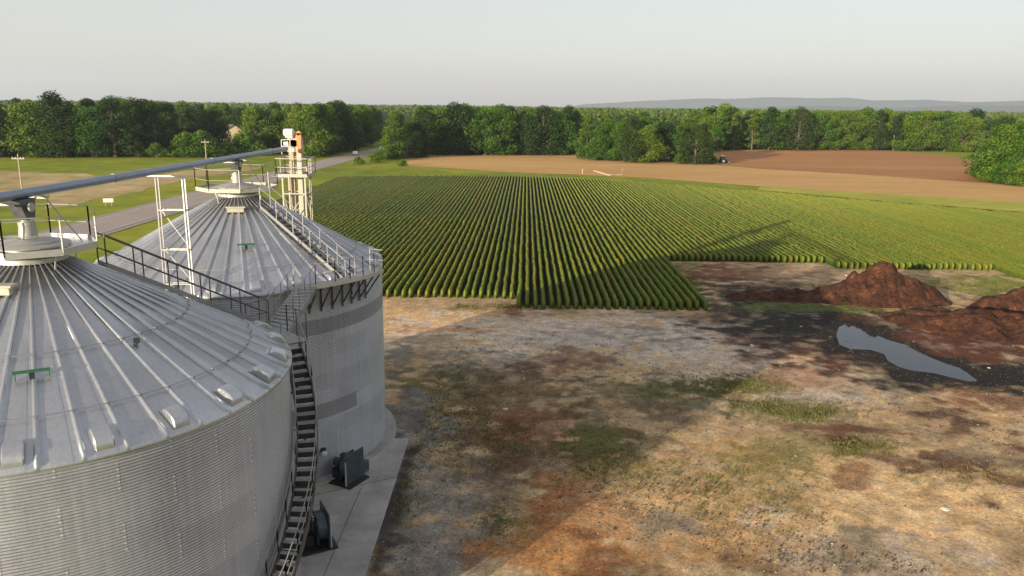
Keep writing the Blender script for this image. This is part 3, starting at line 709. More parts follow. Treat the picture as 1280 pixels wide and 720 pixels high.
# ------------------------------------------------------------------ conveyor tube with spouts
ZT = 15.78
def xt(y): return NEAR[0] - .12 + (y - NEAR[1])*(-14.35 - (-14.87))/(50.6-23.5)
cv = empty('conveyor_tube', (xt(50), 50, ZT), 'long blue grey conveyor tube running over both bins from the tower', 'conveyor')
def loc(p, o): return tuple(np.array(p) - np.array(o.location))
tb = MB(); tb.tube([loc((xt(y), y, ZT), cv) for y in (14.0, 23.5, 35, 50.0)], .148, 24); tb.build('tube', M['tube'], cv, True)
for y in (19.4, 29.0, 38.2, 47.0):
    MB().lathe([(.148, -.03), (.162, -.03), (.162, .03), (.148, .03)], loc((xt(y), y, ZT), cv), 20, 'y', cap=False).build('flange', M['tube'], cv)
for c in (NEAR, FARB):
    zl = roof_z(RCAP) + 1.0; x = xt(c[1]); s = MB(); ty = ZT-.15
    # hopper below the tube, funnel and round drop pipe onto the lid
    for (ha, hb_, za, zb) in ((.42, .20, ty, ty-.62),):
        vs = [(x+sx*.22, c[1]+sy*ha, za) for sx, sy in ((-1, -1), (1, -1), (1, 1), (-1, 1))] + [(c[0]+sx*hb_*.8, c[1]+sy*hb_, zb) for sx, sy in ((-1, -1), (1, -1), (1, 1), (-1, 1))]
        s.add([loc(v, cv) for v in vs], [(0, 1, 2, 3), (7, 6, 5, 4), (0, 4, 5, 1), (1, 5, 6, 2), (2, 6, 7, 3), (3, 7, 4, 0)])
    hop = s.build('drop_hopper', M['dark_steel'], cv)
    MB().tube([loc((c[0], c[1], ty-.60), cv), loc((c[0], c[1], zl-.12), cv)], .19, 18).build('drop_pipe', M['steel'], hop, True)
    MB().lathe([(.19, -.04), (.25, -.04), (.25, .04), (.19, .04)], loc((c[0], c[1], ty-.72), cv), 18, cap=False).build('pipe_band', M['rail'], hop)
    w_ = MB().lathe([(.05, -.03), (.14, -.03), (.14, .03), (.05, .03)], loc((c[0]+.26, c[1]-.1, ty-.22), cv), 18, 'x'); w_.bar(loc((c[0]+.1, c[1]-.1, ty-.22), cv), loc((c[0]+.28, c[1]-.1, ty-.22), cv), .04); w_.build('gate_wheel', M['rail'], hop)
    # A-frame struts from the peak platform up to the tube
    zd = roof_z(RCAP)+.28
    for (dx, dy) in ((-.75, .9), (.95, 1.2)):
        MB().bar(loc((c[0]+dx, c[1]+dy, zd), cv), loc((x+np.sign(dx)*.16, c[1]+dy*.75, ZT-.1), cv), .04).build('strut', M['rail'], cv)
    for dy in (-.9, .9): MB().bar(loc((x-.34, c[1]+dy, ZT-.2), cv), loc((x+.34, c[1]+dy, ZT-.2), cv), .07, .06).build('cross_beam', M['rail'], cv)

# truss tower standing in the gap between the bins
ts = empty('support_tower', (-14.42, 33.0, 0), 'thin four legged steel truss tower carrying the tube in the gap between the bins', 'support tower')
LX, LY = .56, .14
def lg(sx, sy, z): k = 1 + .06*(1 - z/15.5); return (sx*LX*k, sy*LY, z)
for sx in (-1, 1):
    for sy in (-1, 1): MB().bar(lg(sx, sy, 0), lg(sx, sy, 15.45), .045).build('leg', M['steel'] if sx > 0 else M['stair'], ts)
zs = [1, 3, 5, 7, 8.8, 10.0, 10.9, 12.4, 14.1]
for z in zs:
    r_ = MB()
    for sy in (-1, 1): r_.bar(lg(-1, sy, z), lg(1, sy, z), .026)
    for sx in (-1, 1): r_.bar(lg(sx, -1, z), lg(sx, 1, z), .045)
    r_.build('cross_rung', M['steel'], ts)
for a_, b_ in zip(zs[:-1], zs[1:]):
    r_ = MB(); r_.bar(lg(-1, 1, b_), lg(1, 1, a_), .018); r_.build('diagonal_brace', M['steel'], ts)
MB().bar((-.95, 0, 15.52), (.75, 0, 15.52), .06, .06).build('head_beam', M['steel'], ts)

# ------------------------------------------------------------------ bucket elevator tower beyond the farther bin
TW = (-14.1, 51.2)
et = empty('elevator_tower', (*TW, 0), 'cream steel elevator tower with railed platform and orange machinery behind the farther bin', 'elevator tower')
hw = .72
for sx in (-1, 1):
    for sy in (-1, 1): MB().bar((sx*hw, sy*hw, 0), (sx*hw, sy*hw, 14.0), .10).build('leg', M['cream'], et)
for i, z in enumerate([1, 3, 5, 7, 9, 11, 12.9]):
    r_ = MB()
    for s in (-1, 1): r_.bar((-hw, s*hw, z), (hw, s*hw, z), .07); r_.bar((s*hw, -hw, z), (s*hw, hw, z), .07)
    if i < 6:
        for s in (-1, 1): r_.bar((-hw, s*hw, z), (hw, s*hw, z+2), .045); r_.bar((s*hw, -hw, z+2), (s*hw, hw, z), .045)
    r_.build('brace', M['cream'], et)
for dx in (-.26, .24): MB().box((dx, .05, 8.1), (.30, .34, 15.2)).build('elevator_leg', M['cream'] if dx > 0 else M['wood'], et)
pl = MB().box((.0, -.1, 14.03), (2.0, 2.1, .07)).build('platform', M['steel'], et)
t_ = MB()
for a_, b_ in (((-1, -1.15), (1, -1.15)), ((1, -1.15), (1, .95)), ((1, .95), (-1, .95)), ((-1, .95), (-1, -1.15))): t_.bar((*a_, 14.1), (*b_, 14.1), .03, .18)
t_.build('toe_board', M['cream'], pl)
g_ = MB(); rail_run(g_, [(-1, -1.15, 14.06), (1, -1.15, 14.06), (1, .95, 14.06), (-1, .95, 14.06), (-1, -1.15, 14.06)], 1.1, spacing=1.05, r=.035); g_.build('guardrail', M['cream'], pl)
hd = MB().box((0, .05, 15.9), (.95, .42, .75)); hd.lathe([(.44, -.21), (.44, .21)], (0, .05, 16.3), 24, 'y'); hd.build('head_housing', M['cream'], et, True)
gd = MB().box((.34, -.26, 16.1), (.28, .16, 1.25)); gd.lathe([(.14, -.08), (.14, .08)], (.34, -.26, 16.72), 16, 'y'); gd.build('belt_guard', M['orange'], et, True)
mo = MB().lathe([(.06, -.36), (.22, -.34), (.25, -.28), (.25, .24), (.18, .30), (.06, .30)], (-.28, -.2, 16.75), 20, 'x'); mo.box((-.28, -.2, 16.48), (.46, .36, .08)); mo.build('motor', M['white'], et, True)
rb_ = MB(); rb_.bar((-.75, -.45, 15.4), (-.75, -.45, 16.3), .04); rb_.bar((-.75, -.45, 16.3), (-.2, -.45, 16.35), .04); rb_.bar((-.75, -.45, 15.9), (-.2, -.45, 15.9), .04); rb_.bar((-.2, -.45, 15.4), (-.2, -.45, 16.35), .04); rb_.box((-.46, -.45, 16.07), (.3, .05, .22)); rb_.build('control_frame', M['white'], et)
ld = MB()
for sx in (-.2, .2): ld.bar((hw+.14, sx, .2), (hw+.14, sx, 15.1), .04)
for i in range(46): ld.bar((hw+.14, -.2, .4+i*.3), (hw+.14, .2, .4+i*.3), .022)
ld.build('ladder', M['cream'], et)

# ------------------------------------------------------------------ catwalk and spiral stair
cw = empty('catwalk', (-9.3, 30.0, 0), 'steel landing and railed walkway bridging the gap from near bin to the farther bin eave', 'catwalk')
def W(c, th, r, z): x, y, zz = pol(th, r, z); return (c[0]+x+9.3, c[1]+y-30.0, zz)
def deck_arc(c, t0, t1, r0, r1, z, n=6):
    mb = MB()
    for i in range(n):
        a, b = t0+(t1-t0)*i/n, t0+(t1-t0)*(i+1)/n
        q = [W(c, a, r0, z), W(c, b, r0, z), W(c, b, r1, z), W(c, a, r1, z)]
        mb.add(q + [(x, y, z_-.05) for x, y, z_ in q], [(3, 2, 1, 0), (4, 5, 6, 7), (0, 1, 5, 4), (1, 2, 6, 5), (2, 3, 7, 6), (3, 0, 4, 7)])
    return mb
ZL = 9.75
deck_arc(NEAR, 34, 54, 7.55, 8.6, ZL, 4).build('landing_deck', M['stair'], cw)
gl = MB(); rail_run(gl, [W(NEAR, 43, 8.6, ZL), W(NEAR, 54, 8.6, ZL)], 1.07, spacing=.9); gl.build('guardrail', M['dark_steel'], cw)
gl = MB(); rail_run(gl, [W(NEAR, 34, 7.6, ZL), W(NEAR, 34, 8.6, ZL)], 1.07, spacing=1.0); gl.build('guardrail', M['dark_steel'], cw)
# step up bridge to the farther bin
A0, A1 = np.array(W(NEAR, 34.5, 8.55, ZL)), np.array(W(NEAR, 43, 8.6, ZL))
B0, B1 = np.array(W(FARB, 146, 8.45, 10.35)), np.array(W(FARB, 139, 8.45, 10.35))
br = MB(); q = [A0, A1, B1, B0]; br.add([tuple(p) for p in q] + [tuple(p-(0, 0, .05)) for p in q], [(0, 1, 2, 3), (7, 6, 5, 4), (0, 4, 5, 1), (1, 5, 6, 2), (2, 6, 7, 3), (3, 7, 4, 0)]); br.build('bridge_deck', M['stair'], cw)
sg = MB(); sg.bar(A0-(0, 0, .1), B0-(0, 0, .1), .05, .26); sg.bar(A1-(0, 0, .1), B1-(0, 0, .1), .05, .26); sg.build('stringer', M['stair'], cw)
for a_, b_ in ((A0, B0), (A1, B1)):
    gl = MB(); rail_run(gl, [tuple(a_), tuple(b_)], 1.05, spacing=1.1); gl.build('guardrail', M['stair'], cw)
tz = MB()
for i in range(12):
    p = A0 + (B0-A0)*(i+.5)/12; q_ = A1 + (B1-A1)*(i+.5)/12; tz.bar(tuple(p+(0, 0, .015)), tuple(q_+(0, 0, .015)), .05, .03)
tz.build('tread_bar', M['steel'], cw)
ZF = 10.35
deck_arc(FARB, 108, 147, 7.62, 8.45, ZF, 8).build('eave_deck', M['stair'], cw)
ek = MB()
for i in range(8): a, b = 108+(147-108)*i/8, 108+(147-108)*(i+1)/8; ek.bar(W(FARB, a, 8.46, ZF+.0), W(FARB, b, 8.46, ZF+.0), .03, .2)
ek.build('toe_board', M['steel'], cw)
ge = MB(); rail_run(ge, [W(FARB, a, 8.45, ZF) for a in (108, 114, 120, 126, 132, 139)], 1.07, spacing=1.0, r=.024); rail_run(ge, [W(FARB, 108, 7.7, ZF), W(FARB, 108, 8.45, ZF)], 1.07); ge.build('guardrail', M['rail'], cw)
for a in (108.5, 113, 118, 123, 128, 133, 138, 144):
    k = MB(); k.bar(W(FARB, a, 8.35, ZF-.06), W(FARB, a, 7.43, ZF-1.35), .06); k.bar(W(FARB, a, 7.45, ZF-.1), W(FARB, a, 7.45, ZF-1.5), .06); k.bar(W(FARB, a, 7.45, ZF-.08), W(FARB, a, 8.42, ZF-.08), .06)
    k.build('knee_brace', M['dark_steel'], cw)
for a in (36, 45, 53):
    k = MB(); k.bar(W(NEAR, a, 8.5, ZL-.06), W(NEAR, a, 7.45, ZL-1.3), .06); k.bar(W(NEAR, a, 7.46, ZL-.08), W(NEAR, a, 8.55, ZL-.08), .06); k.build('knee_brace', M['dark_steel'], cw)

ss = empty('spiral_stair', (*NEAR, 0), 'steel stair curving down the side of the nearest bin to the concrete pad', 'stair')
TH0, STL, RI, RO = 55.0, .83, 7.56, 8.24
def sz(th): return ZL - STL*8*R(th-TH0)
nt_ = 43; dth = (ZL/ (STL*8))*180/math.pi/nt_
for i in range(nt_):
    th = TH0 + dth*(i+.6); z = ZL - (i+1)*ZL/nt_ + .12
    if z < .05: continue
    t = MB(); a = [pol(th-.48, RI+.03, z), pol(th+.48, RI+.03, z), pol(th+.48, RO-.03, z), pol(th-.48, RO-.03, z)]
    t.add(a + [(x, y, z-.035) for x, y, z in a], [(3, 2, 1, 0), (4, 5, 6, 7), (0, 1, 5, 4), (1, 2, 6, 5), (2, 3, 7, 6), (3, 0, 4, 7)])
    q_ = [pol(th+.50, RI+.03, z-.036), pol(th+.50, RO-.03, z-.036), pol(th+.50, RO-.03, z-.225), pol(th+.50, RI+.03, z-.225)]; t.add(q_ + [(x*1.0005, y*1.0005+.008, w_) for x, y, w_ in q_], [(0, 1, 2, 3), (7, 6, 5, 4), (0, 4, 5, 1), (1, 5, 6, 2), (2, 6, 7, 3), (3, 7, 4, 0)])  # dark plate added below each tread to stand in for shade between steps
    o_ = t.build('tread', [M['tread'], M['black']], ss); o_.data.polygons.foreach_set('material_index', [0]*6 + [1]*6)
th_end = TH0 + dth*nt_
for rr in (RI, RO):
    s = MB(); nn = 30
    for i in range(nn):
        a, b = TH0+(th_end-TH0)*i/nn, TH0+(th_end-TH0)*(i+1)/nn; s.bar(pol(a, rr, max(.05, sz(a)-.02)), pol(b, rr, max(.04, sz(b)-.02)), .04, .24)
    s.build('stringer', M['dark_steel'], ss)
for rr in (RI, RO):
    s = MB(); nn = 15; P_ = [pol(TH0+(th_end-TH0)*i/nn, rr, max(.1, sz(TH0+(th_end-TH0)*i/nn))) for i in range(nn+1)]
    for i in range(0, nn, 1): rail_run(s, [P_[i], P_[i+1]], 1.0, spacing=2.0, r=.02)
    s.build('handrail', M['stair'], ss)
for th in (62, 74, 86, 98, 110, 122):
    z = sz(th)-.15
    if z < .8: continue
    s = MB(); s.bar(pol(th, RO, z), pol(th, 7.43, z-.75), .05); s.bar(pol(th, 7.43, z-.02), pol(th, RO, z-.02), .05); s.build('knee_brace', M['dark_steel'], ss)
for th in (104,):
    z = sz(th)-.15
    MB().bar(pol(th, RO, z), pol(th+1, RO+.02, .3), .06).build('support_post', M['dark_steel'], ss)

# ------------------------------------------------------------------ pad, fans, cables
pad = MB().prism([(-5.75, 16), (-5.72, 41.2), (-9.1, 41.0), (-13.5, 36.0), (-16, 33.6), (-16, 29.5), (-8.9, 29.0), (-6.4, 24), (-6.6, 16)], -.2, .20)
po = pad.build('concrete_pad', M['concrete'], bevel=.015); tag(po, kind='structure')
jm = plain('joint_dark', (.06, .055, .05), .9)
jt = MB()
for a_, b_ in (((-11.5, 33.3), (-5.74, 36.4)), ((-7.45, 20), (-7.30, 35.2))): jt.bar((*a_, .2035), (*b_, .2035), .03, .004)
jo = jt.build('concrete_joint', jm); tag(jo, kind='structure')
def fan(c, rz, label):
    f = empty('aeration_fan', (*c, .2), label, 'fan', 'aeration fans on the concrete pad', rz)
    # scroll housing: thick plate-sided drum, axis along local x
    hb = MB().box((.34, .05, .86), (.06, 1.45, 1.55)); hb.box((-.10, .05, .86), (.06, 1.05, 1.25)); hb.build('side_plate', M['fan'], f, bevel=.015)
    MB().lathe([(.62, -.07), (.62, .31)], (0, .05, .86), 28, 'x').build('scroll', M['fan'], f, True)
    MB().box((.12, .80, .42), (.40, .9, .55)).build('duct', M['fan'], f, bevel=.02)
    MB().lathe([(.20, -.85), (.23, -.80), (.23, -.36), (.14, -.30)], (0, .05, .86), 20, 'x').build('motor', M['dark_steel'], f, True)
    MB().lathe([(.24, -.92), (.25, -.84), (.20, -.84)], (0, .05, .86), 18, 'x').build('motor_cap', M['brass'], f, True)
    MB().box((-.52, .05, .36), (.62, .6, .5)).build('motor_stand', M['black'], f, bevel=.01)
    MB().lathe([(.44, -.14), (.50, -.22), (.56, -.24)], (0, .05, .86), 24, 'x', cap=False).build('inlet_cone', M['black'], f, True)
    MB().box((-.08, .05, .05), (1.5, 1.5, .09)).build('base_frame', M['black'], f)
    bx = MB().box((-.16, -.2, 1.38), (.10, .3, .34)).build('control_box', M['black'], f, bevel=.01)
    for i, (y, z) in enumerate(((-.28, 1.48), (-.16, 1.42), (-.28, 1.34), (-.10, 1.5))): MB().lathe([(.045, -.24), (.045, -.20)], (0, y, z), 10, 'x').build('gauge', M['white'], f)
    MB().bar((.40, -.66, .05), (.40, -.66, 1.35), .05).build('side_post', M['steel'], f)
    return f
fan((-8.05, 35.9), R(-28), 'dark aeration fan with two upright plates beside the farther bin base')
fan((-8.15, 30.1), R(28), 'dark aeration fan with control box at the foot of the spiral stair')
def cable(name, pts, r, mat, label, cat):
    o = MB().tube(pts, r, 6).build(name, mat); c = np.array(pts[0]); o.location = tuple(c); o.data.transform(__import__('mathutils').Matrix.Translation(tuple(-c))); return tag(o, label, cat)
cable('power_cable', [(-12.0, 33.6, .23), (-11, 34.6, .23), (-10.0, 34.9, .23), (-9.3, 35.3, .24), (-8.9, 35.6, .34)], .03, M['yellow'], 'yellow power cable lying on the pad leading to the fan at the farther bin', 'cable')
cable('guy_wire', [(-9.9, 26.6, .22), (-9.4, 28.3, 1.8), (-8.75, 30.8, 4.3)], .025, M['rail'], 'thin pale rod slanting up from the pad past the lower flight of the stair', 'rod')

# ------------------------------------------------------------------ trees
def rand_unit(n):
    d = rng.normal(0, 1, (n, 3)); return d/np.linalg.norm(d, axis=1)[:, None]
def leaf_quads(P, Nrm, size, tone):
    m = len(P); r = rand_unit(m); N = Nrm*.75 + rand_unit(m)*.75; N /= np.linalg.norm(N, axis=1)[:, None]
    a = np.cross(N, r); a /= np.linalg.norm(a, axis=1)[:, None]; b = np.cross(N, a); s = (size*rng.uniform(.55, 1.25, m))[:, None]
    V = np.stack([P-a*s, P-b*s*.7, P+a*s, P+b*s*.7], 1).reshape(-1, 3); Q = np.arange(m*4).reshape(m, 4)
    return V, Q, np.repeat(tone, 4)
def crown_mesh(name, h, w, blobs, leaves, size, base, seed, narrow=.0, flat=0.0):
    """crown from clumps spread over an uneven envelope"""
    r0 = np.random.default_rng(seed); P = []; Nn = []; T = []
    B = []
    for i in range(blobs):
        t = (i+.5)/blobs; z = base + (h-base)*(.06 + .88*t); env = (math.sin(math.pi*min(1, (t*.80+.22)))**.65)*(1-narrow*t)
        ang = r0.uniform(0, 2*np.pi); rad = w*.5*env*r0.uniform(.35, .85); br = w*r0.uniform(.09, .21)*(1.1-.35*t)
        B.append((rad*math.cos(ang), rad*math.sin(ang), z, br, r0.uniform(-.14, .14)))
    B.append((0, 0, base+(h-base)*.55, w*.30, -.1)); B.append((r0.uniform(-.5, .5), r0.uniform(-.5, .5), h-w*.18, w*.17, .05))
    tot = sum(b[3]**2 for b in B)
    for bx, by, bz, br, tn in B:
        m = int(leaves*br**2/tot); d = r0.normal(0, 1, (m, 3)); d /= np.linalg.norm(d, axis=1)[:, None]
        k = r0.uniform(.72, 1.10, m)[:, None]; bump = 1 + .22*np.sin(d[:, :1]*5+bx)*np.sin(d[:, 1:2]*5+by)*np.sin(d[:, 2:]*6+bz)
        p = np.array([bx, by, bz]) + d*k*br*bump*np.array([1, 1, .82]); P.append(p); Nn.append(d)
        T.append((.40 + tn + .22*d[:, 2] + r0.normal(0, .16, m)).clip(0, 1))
    P = np.concatenate(P); Nn = np.concatenate(Nn); T = np.concatenate(T); ok = P[:, 2] > .3; P, Nn, T = P[ok], Nn[ok], T[ok]
    V, Q, c = leaf_quads(P, Nn, np.full(len(P), size), T)
    return mesh_np(name, V, Q, col=np.stack([c, c, c], -1)), B
def trunk_mesh(B, h, r, bare=False):
    mb = MB(); top = h*.8
    mb.tube([(0, 0, -.2), (.1, 0, h*.25), (-.1, .1, h*.5), (.1, .1, top)], r, 7, r*.25)
    for i, b in enumerate(B[::2]):
        z0 = max(h*.12, b[2]*.55); mb.tube([(0, 0, z0), (b[0]*.5, b[1]*.5, (z0+b[2])/2+.3), (b[0], b[1], b[2])], r*.35, 5, r*.1)
    me = bpy.data.meshes.new('trunk'); me.from_pydata(mb.V, [], mb.F); me.update(); return me
KIND = {}
def kind(key, h, w, blobs, leaves, size, base, seed, mat, narrow=0., bark='bark'):
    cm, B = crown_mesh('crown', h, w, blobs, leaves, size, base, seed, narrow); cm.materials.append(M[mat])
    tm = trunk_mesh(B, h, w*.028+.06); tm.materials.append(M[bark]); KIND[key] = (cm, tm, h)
kind('broad', 17, 13, 49, 10164, 0.24, .2, 1, 'leaf')
kind('round', 15, 12, 41, 9384, 0.24, .1, 2, 'leaf')
kind('tall', 20, 10, 49, 9775, 0.24, .3, 3, 'leaf', .3)
kind('darkbroad', 18, 13, 49, 10164, 0.24, .1, 4, 'leaf_dark')
kind('darktall', 20, 9, 49, 8993, 0.24, .2, 5, 'leaf_dark', .35)
kind('yellow', 15, 12, 45, 9775, 0.24, .1, 6, 'leaf_yellow')
kind('yellowtall', 18, 9, 41, 8602, 0.24, .3, 7, 'leaf_yellow', .3)
kind('bush', 6, 8, 26, 5081, 0.19, .1, 8, 'leaf')
kind('ybush', 5, 7, 22, 4692, 0.18, .1, 9, 'leaf_yellow')
kind('brown', 14, 7, 22, 1759, 0.20, 3.0, 10, 'leaf_brown', .3, 'palebark')
kind('column', 15, 5.5, 30, 5863, 0.20, .4, 11, 'leaf', .2)
ADJ = {'broad': 'broad crowned mid green tree', 'round': 'rounded bushy mid green tree', 'tall': 'tall mid green tree', 'darkbroad': 'broad very dark green tree', 'darktall': 'tall narrow dark green tree',
       'yellow': 'pale yellow green bushy tree', 'yellowtall': 'slim pale yellow green tree', 'bush': 'low mid green bush', 'ybush': 'low pale yellow green bush', 'brown': 'half bare brown leaved tree', 'column': 'upright slim mid green tree'}
ntree = [0]
def tree(key, x, y, s=1.0, where='in the wood', label=None, group=None, hs=None):
    cm, tm, h = KIND[key]; isb = 'bush' in key
    o = empty('bush' if isb else 'tree', (x, y, 0), label or (ADJ[key] + ' ' + where), 'bush' if isb else 'tree', group if label is None else None, random.uniform(0, 6.28))
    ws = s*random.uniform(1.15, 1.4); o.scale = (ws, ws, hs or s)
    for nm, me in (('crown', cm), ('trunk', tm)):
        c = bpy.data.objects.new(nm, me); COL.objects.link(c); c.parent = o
    ntree[0] += 1; return o
def belt(p0, p1, spacing, rows, depth, kinds, hmin, hmax, where, group, jit=.35, skip=None, frontscale=1.0):
    p0 = np.array(p0, float); p1 = np.array(p1, float); d = p1-p0; L = np.linalg.norm(d); d /= L; nrm = np.array([-d[1], d[0]])
    if nrm[1] < 0: nrm = -nrm
    for r in range(rows):
        n = max(2, int(L/spacing)); 
        for i in range(n):
            p = p0 + d*(i+.5*(r % 2)+random.uniform(-jit, jit))*L/n + nrm*(r*depth+random.uniform(-1.5, 1.5)+2)
            if skip and skip(p[0], p[1]): continue
            k = random.choice(kinds); h = random.uniform(hmin-1.5, hmax+.6)*(frontscale if r == 0 else 1)
            rw = ['fronting', 'just inside', 'deeper in', 'far inside'][min(r, 3)]
            key = k; s = h/KIND[k][2]
            tree(key, p[0], p[1], s, rw+' '+where, group=f'{ADJ[k]}s {rw} {where}')
MIXD = ['darkbroad', 'darkbroad', 'darktall', 'darkbroad', 'broad', 'darktall', 'round']
MIXG = ['broad', 'round', 'tall', 'darkbroad', 'yellow', 'darktall', 'broad', 'column']
MIXR = ['broad', 'round', 'yellow', 'yellowtall', 'tall', 'darkbroad', 'broad', 'column']
# left wood behind the meadow
a, b = G(-60, 196.5), G(205, 197)
belt(a, b, 7.0, 3, 7, MIXD, 17.5, 20.5, 'the left meadow wood', 'a')
g = G(62, 197); tree('darkbroad', g[0], g[1]+5, 1.22, label='tallest dome shaped dark tree standing above the wood behind the left meadow')
g = G(28, 197); tree('yellow', g[0], g[1]+4, 1.20, label='bright green tree left of the tallest dome shaped tree in the left wood')
# lower bright bushes right of it, trees well behind
a, b = G(205, 197), G(345, 194.5)
belt(a, b, 6.5, 2, 5, ['bush', 'ybush', 'bush'], 5.0, 8.2, 'the bushy strip right of the left wood', 'b')
a, b = G(195, 188), G(268, 188); belt(a, b, 9, 2, 10, ['darkbroad', 'darktall', 'broad'], 17, 19.5, 'the wood behind the bushes left of the house', 'c')
a, b = (-122, 462), (-96, 470); belt(a, b, 9, 2, 9, ['broad', 'darkbroad', 'yellow'], 17, 21, 'the wood behind the small tan house', 'c')
belt((-215, 395), (-140, 432), 8, 2, 9, ['darkbroad', 'broad', 'tall', 'darktall'], 18, 21, 'the far wood left of the tan house', 'j')
belt((-128, 432), (-84, 452), 8, 1, 9, ['broad', 'tall', 'darkbroad'], 17, 20, 'the wood behind the small tan house', 'j')
for px, k, s, lab in ((318, 'yellow', 1.18, 'large pale yellow green tree left of the elevator tower top'), (344, 'broad', .98, 'green tree between the large yellow green tree and the elevator tower'), (372, 'yellow', 1.1, 'pale green tree right behind the elevator tower top')):
    g = G(px, 192); tree(k, g[0], g[1]+3, s, label=lab)
# wood along the left side of the road
belt((-72, 268+20), (-68, 440), 8.0, 4, -9.0, MIXD[:-1]+['broad', 'tall'], 17, 20, 'the dark wood left of the road', 'd', skip=lambda x, y: x > -70)
belt((-74, 300), (-130, 318), 9, 2, 9, ['darkbroad', 'broad', 'yellowtall', 'tall'], 17, 20, 'the dark wood left of the road', 'd', skip=lambda x, y: abs(math.degrees(math.atan2(x, y)) + 18.95) < 1.3)
# clump right of the road end
for i, (px, py, k, s, lab) in enumerate([(492, 199, 'tall', .86, 'tall dark green tree at the bend, first right of the road'), (508, 199, 'darkbroad', .72, 'broad dark tree beside the tall tree right of the road bend'), (520, 197, 'darkbroad', .72, 'dark tree at the left end of the far wood, by the tan field corner'), (481, 200, 'ybush', .9, 'pale bush at the road edge under the tall tree'), (470, 203, 'bush', .62, 'small bush on the verge where the road meets the field'), (447, 206, 'ybush', .5, 'tiny grassy bush on the road verge left of the field corner'), (525, 197, 'bush', .55, 'pale small bush at the tan field corner beneath the dark trees'), (502, 208, 'ybush', .42, 'little shrub on the verge right of the road bend'), (500, 196, 'darktall', .8, 'narrow dark tree behind the tall tree right of the road bend')]):
    g = G(px, py); tree(k, g[0], g[1]+2, s, label=lab)
# far wood centre
a, b = G(528, 194), G(735, 194)
belt(a, b, 6.6, 4, 8, MIXG, 16.5, 19.5, 'the wood behind the tan field', 'e')
# wood block reaching forward
a, b = G(728, 199), G(795, 203); belt(a, b, 6.0, 3, 8, MIXG, 13.5, 16.5, 'the jutting wood block', 'f')
a, b = G(790, 203.5), G(888, 206); belt(a, b, 6.0, 4, 8, MIXG, 13.2, 16.5, 'the jutting wood block', 'f')
for px, py, k, s, lab in ((872, 203, 'brown', 1.0, 'half bare brown tree at the right end of the jutting wood block'), (898, 190, 'column', .95, 'slim pale green tree behind the parked farm vehicles'), (850, 205, 'ybush', .6, 'low pale bush at the foot of the jutting wood block'), (690, 193.5, 'ybush', 1.1, 'round brownish green bush left of the jutting wood block'), (742, 201, 'bush', .7, 'low bush at the left foot of the jutting wood block'), (888, 205, 'bush', .6, 'dark bush beside the parked farm vehicles')):
    g = G(px, py); tree(k, g[0], g[1]+1.5, s, label=lab)
# wood behind the red field
a, b = G(884, 188), G(1060, 187.5); belt(a, b, 7.2, 3, 9, MIXG, 17.0, 20.5, 'the wood behind the red field', 'g')
a, b = G(1060, 187.5), G(1240, 190.5); belt(a, b, 7.2, 3, 9, MIXG, 17.0, 20, 'the right red field wood', 'h')
g = G(1010, 190); tree('darkbroad', g[0], g[1]+14, 1.12, label='tall dark rounded tree rising above the wood behind the red field')
# clump at the right edge
for px, py, k, s, lab in ((1240, 226, 'brown', .98, 'half bare brown tree at the left end of the right edge clump'), (1232, 224, 'bush', .8, 'bush at the left foot of the right edge clump beside the red field'), (1252, 227, 'broad', .92, 'green tree behind the brown tree in the right edge clump'),
                          (1262, 229, 'yellow', 1.0, 'bright green tree in the middle of the right edge clump'), (1276, 231, 'tall', .86, 'tall bright tree at the right frame edge'), (1262, 231, 'bush', .9, 'round bush in front of the right edge clump'), (1282, 233, 'bush', 1.0, 'big bush at the right frame edge by the tan field'),
                          (1248, 229, 'bush', .8, 'low bush in front of the brown tree at right'), (1300, 232, 'broad', .9, 'tree just past the right frame edge'), (1254, 218, 'darkbroad', .98, 'dark round tree topping the right edge clump'), (1272, 222, 'broad', .95, 'green tree behind the tall bright tree at right')):
    g = G(px, py); tree(k, g[0], g[1]+2, s, label=lab)
a, b = G(1290, 222), (190, 165); belt(a, b, 8, 2, 8, MIXR, 15, 18, 'the clump past the right edge', 'i')
print('trees', ntree[0])

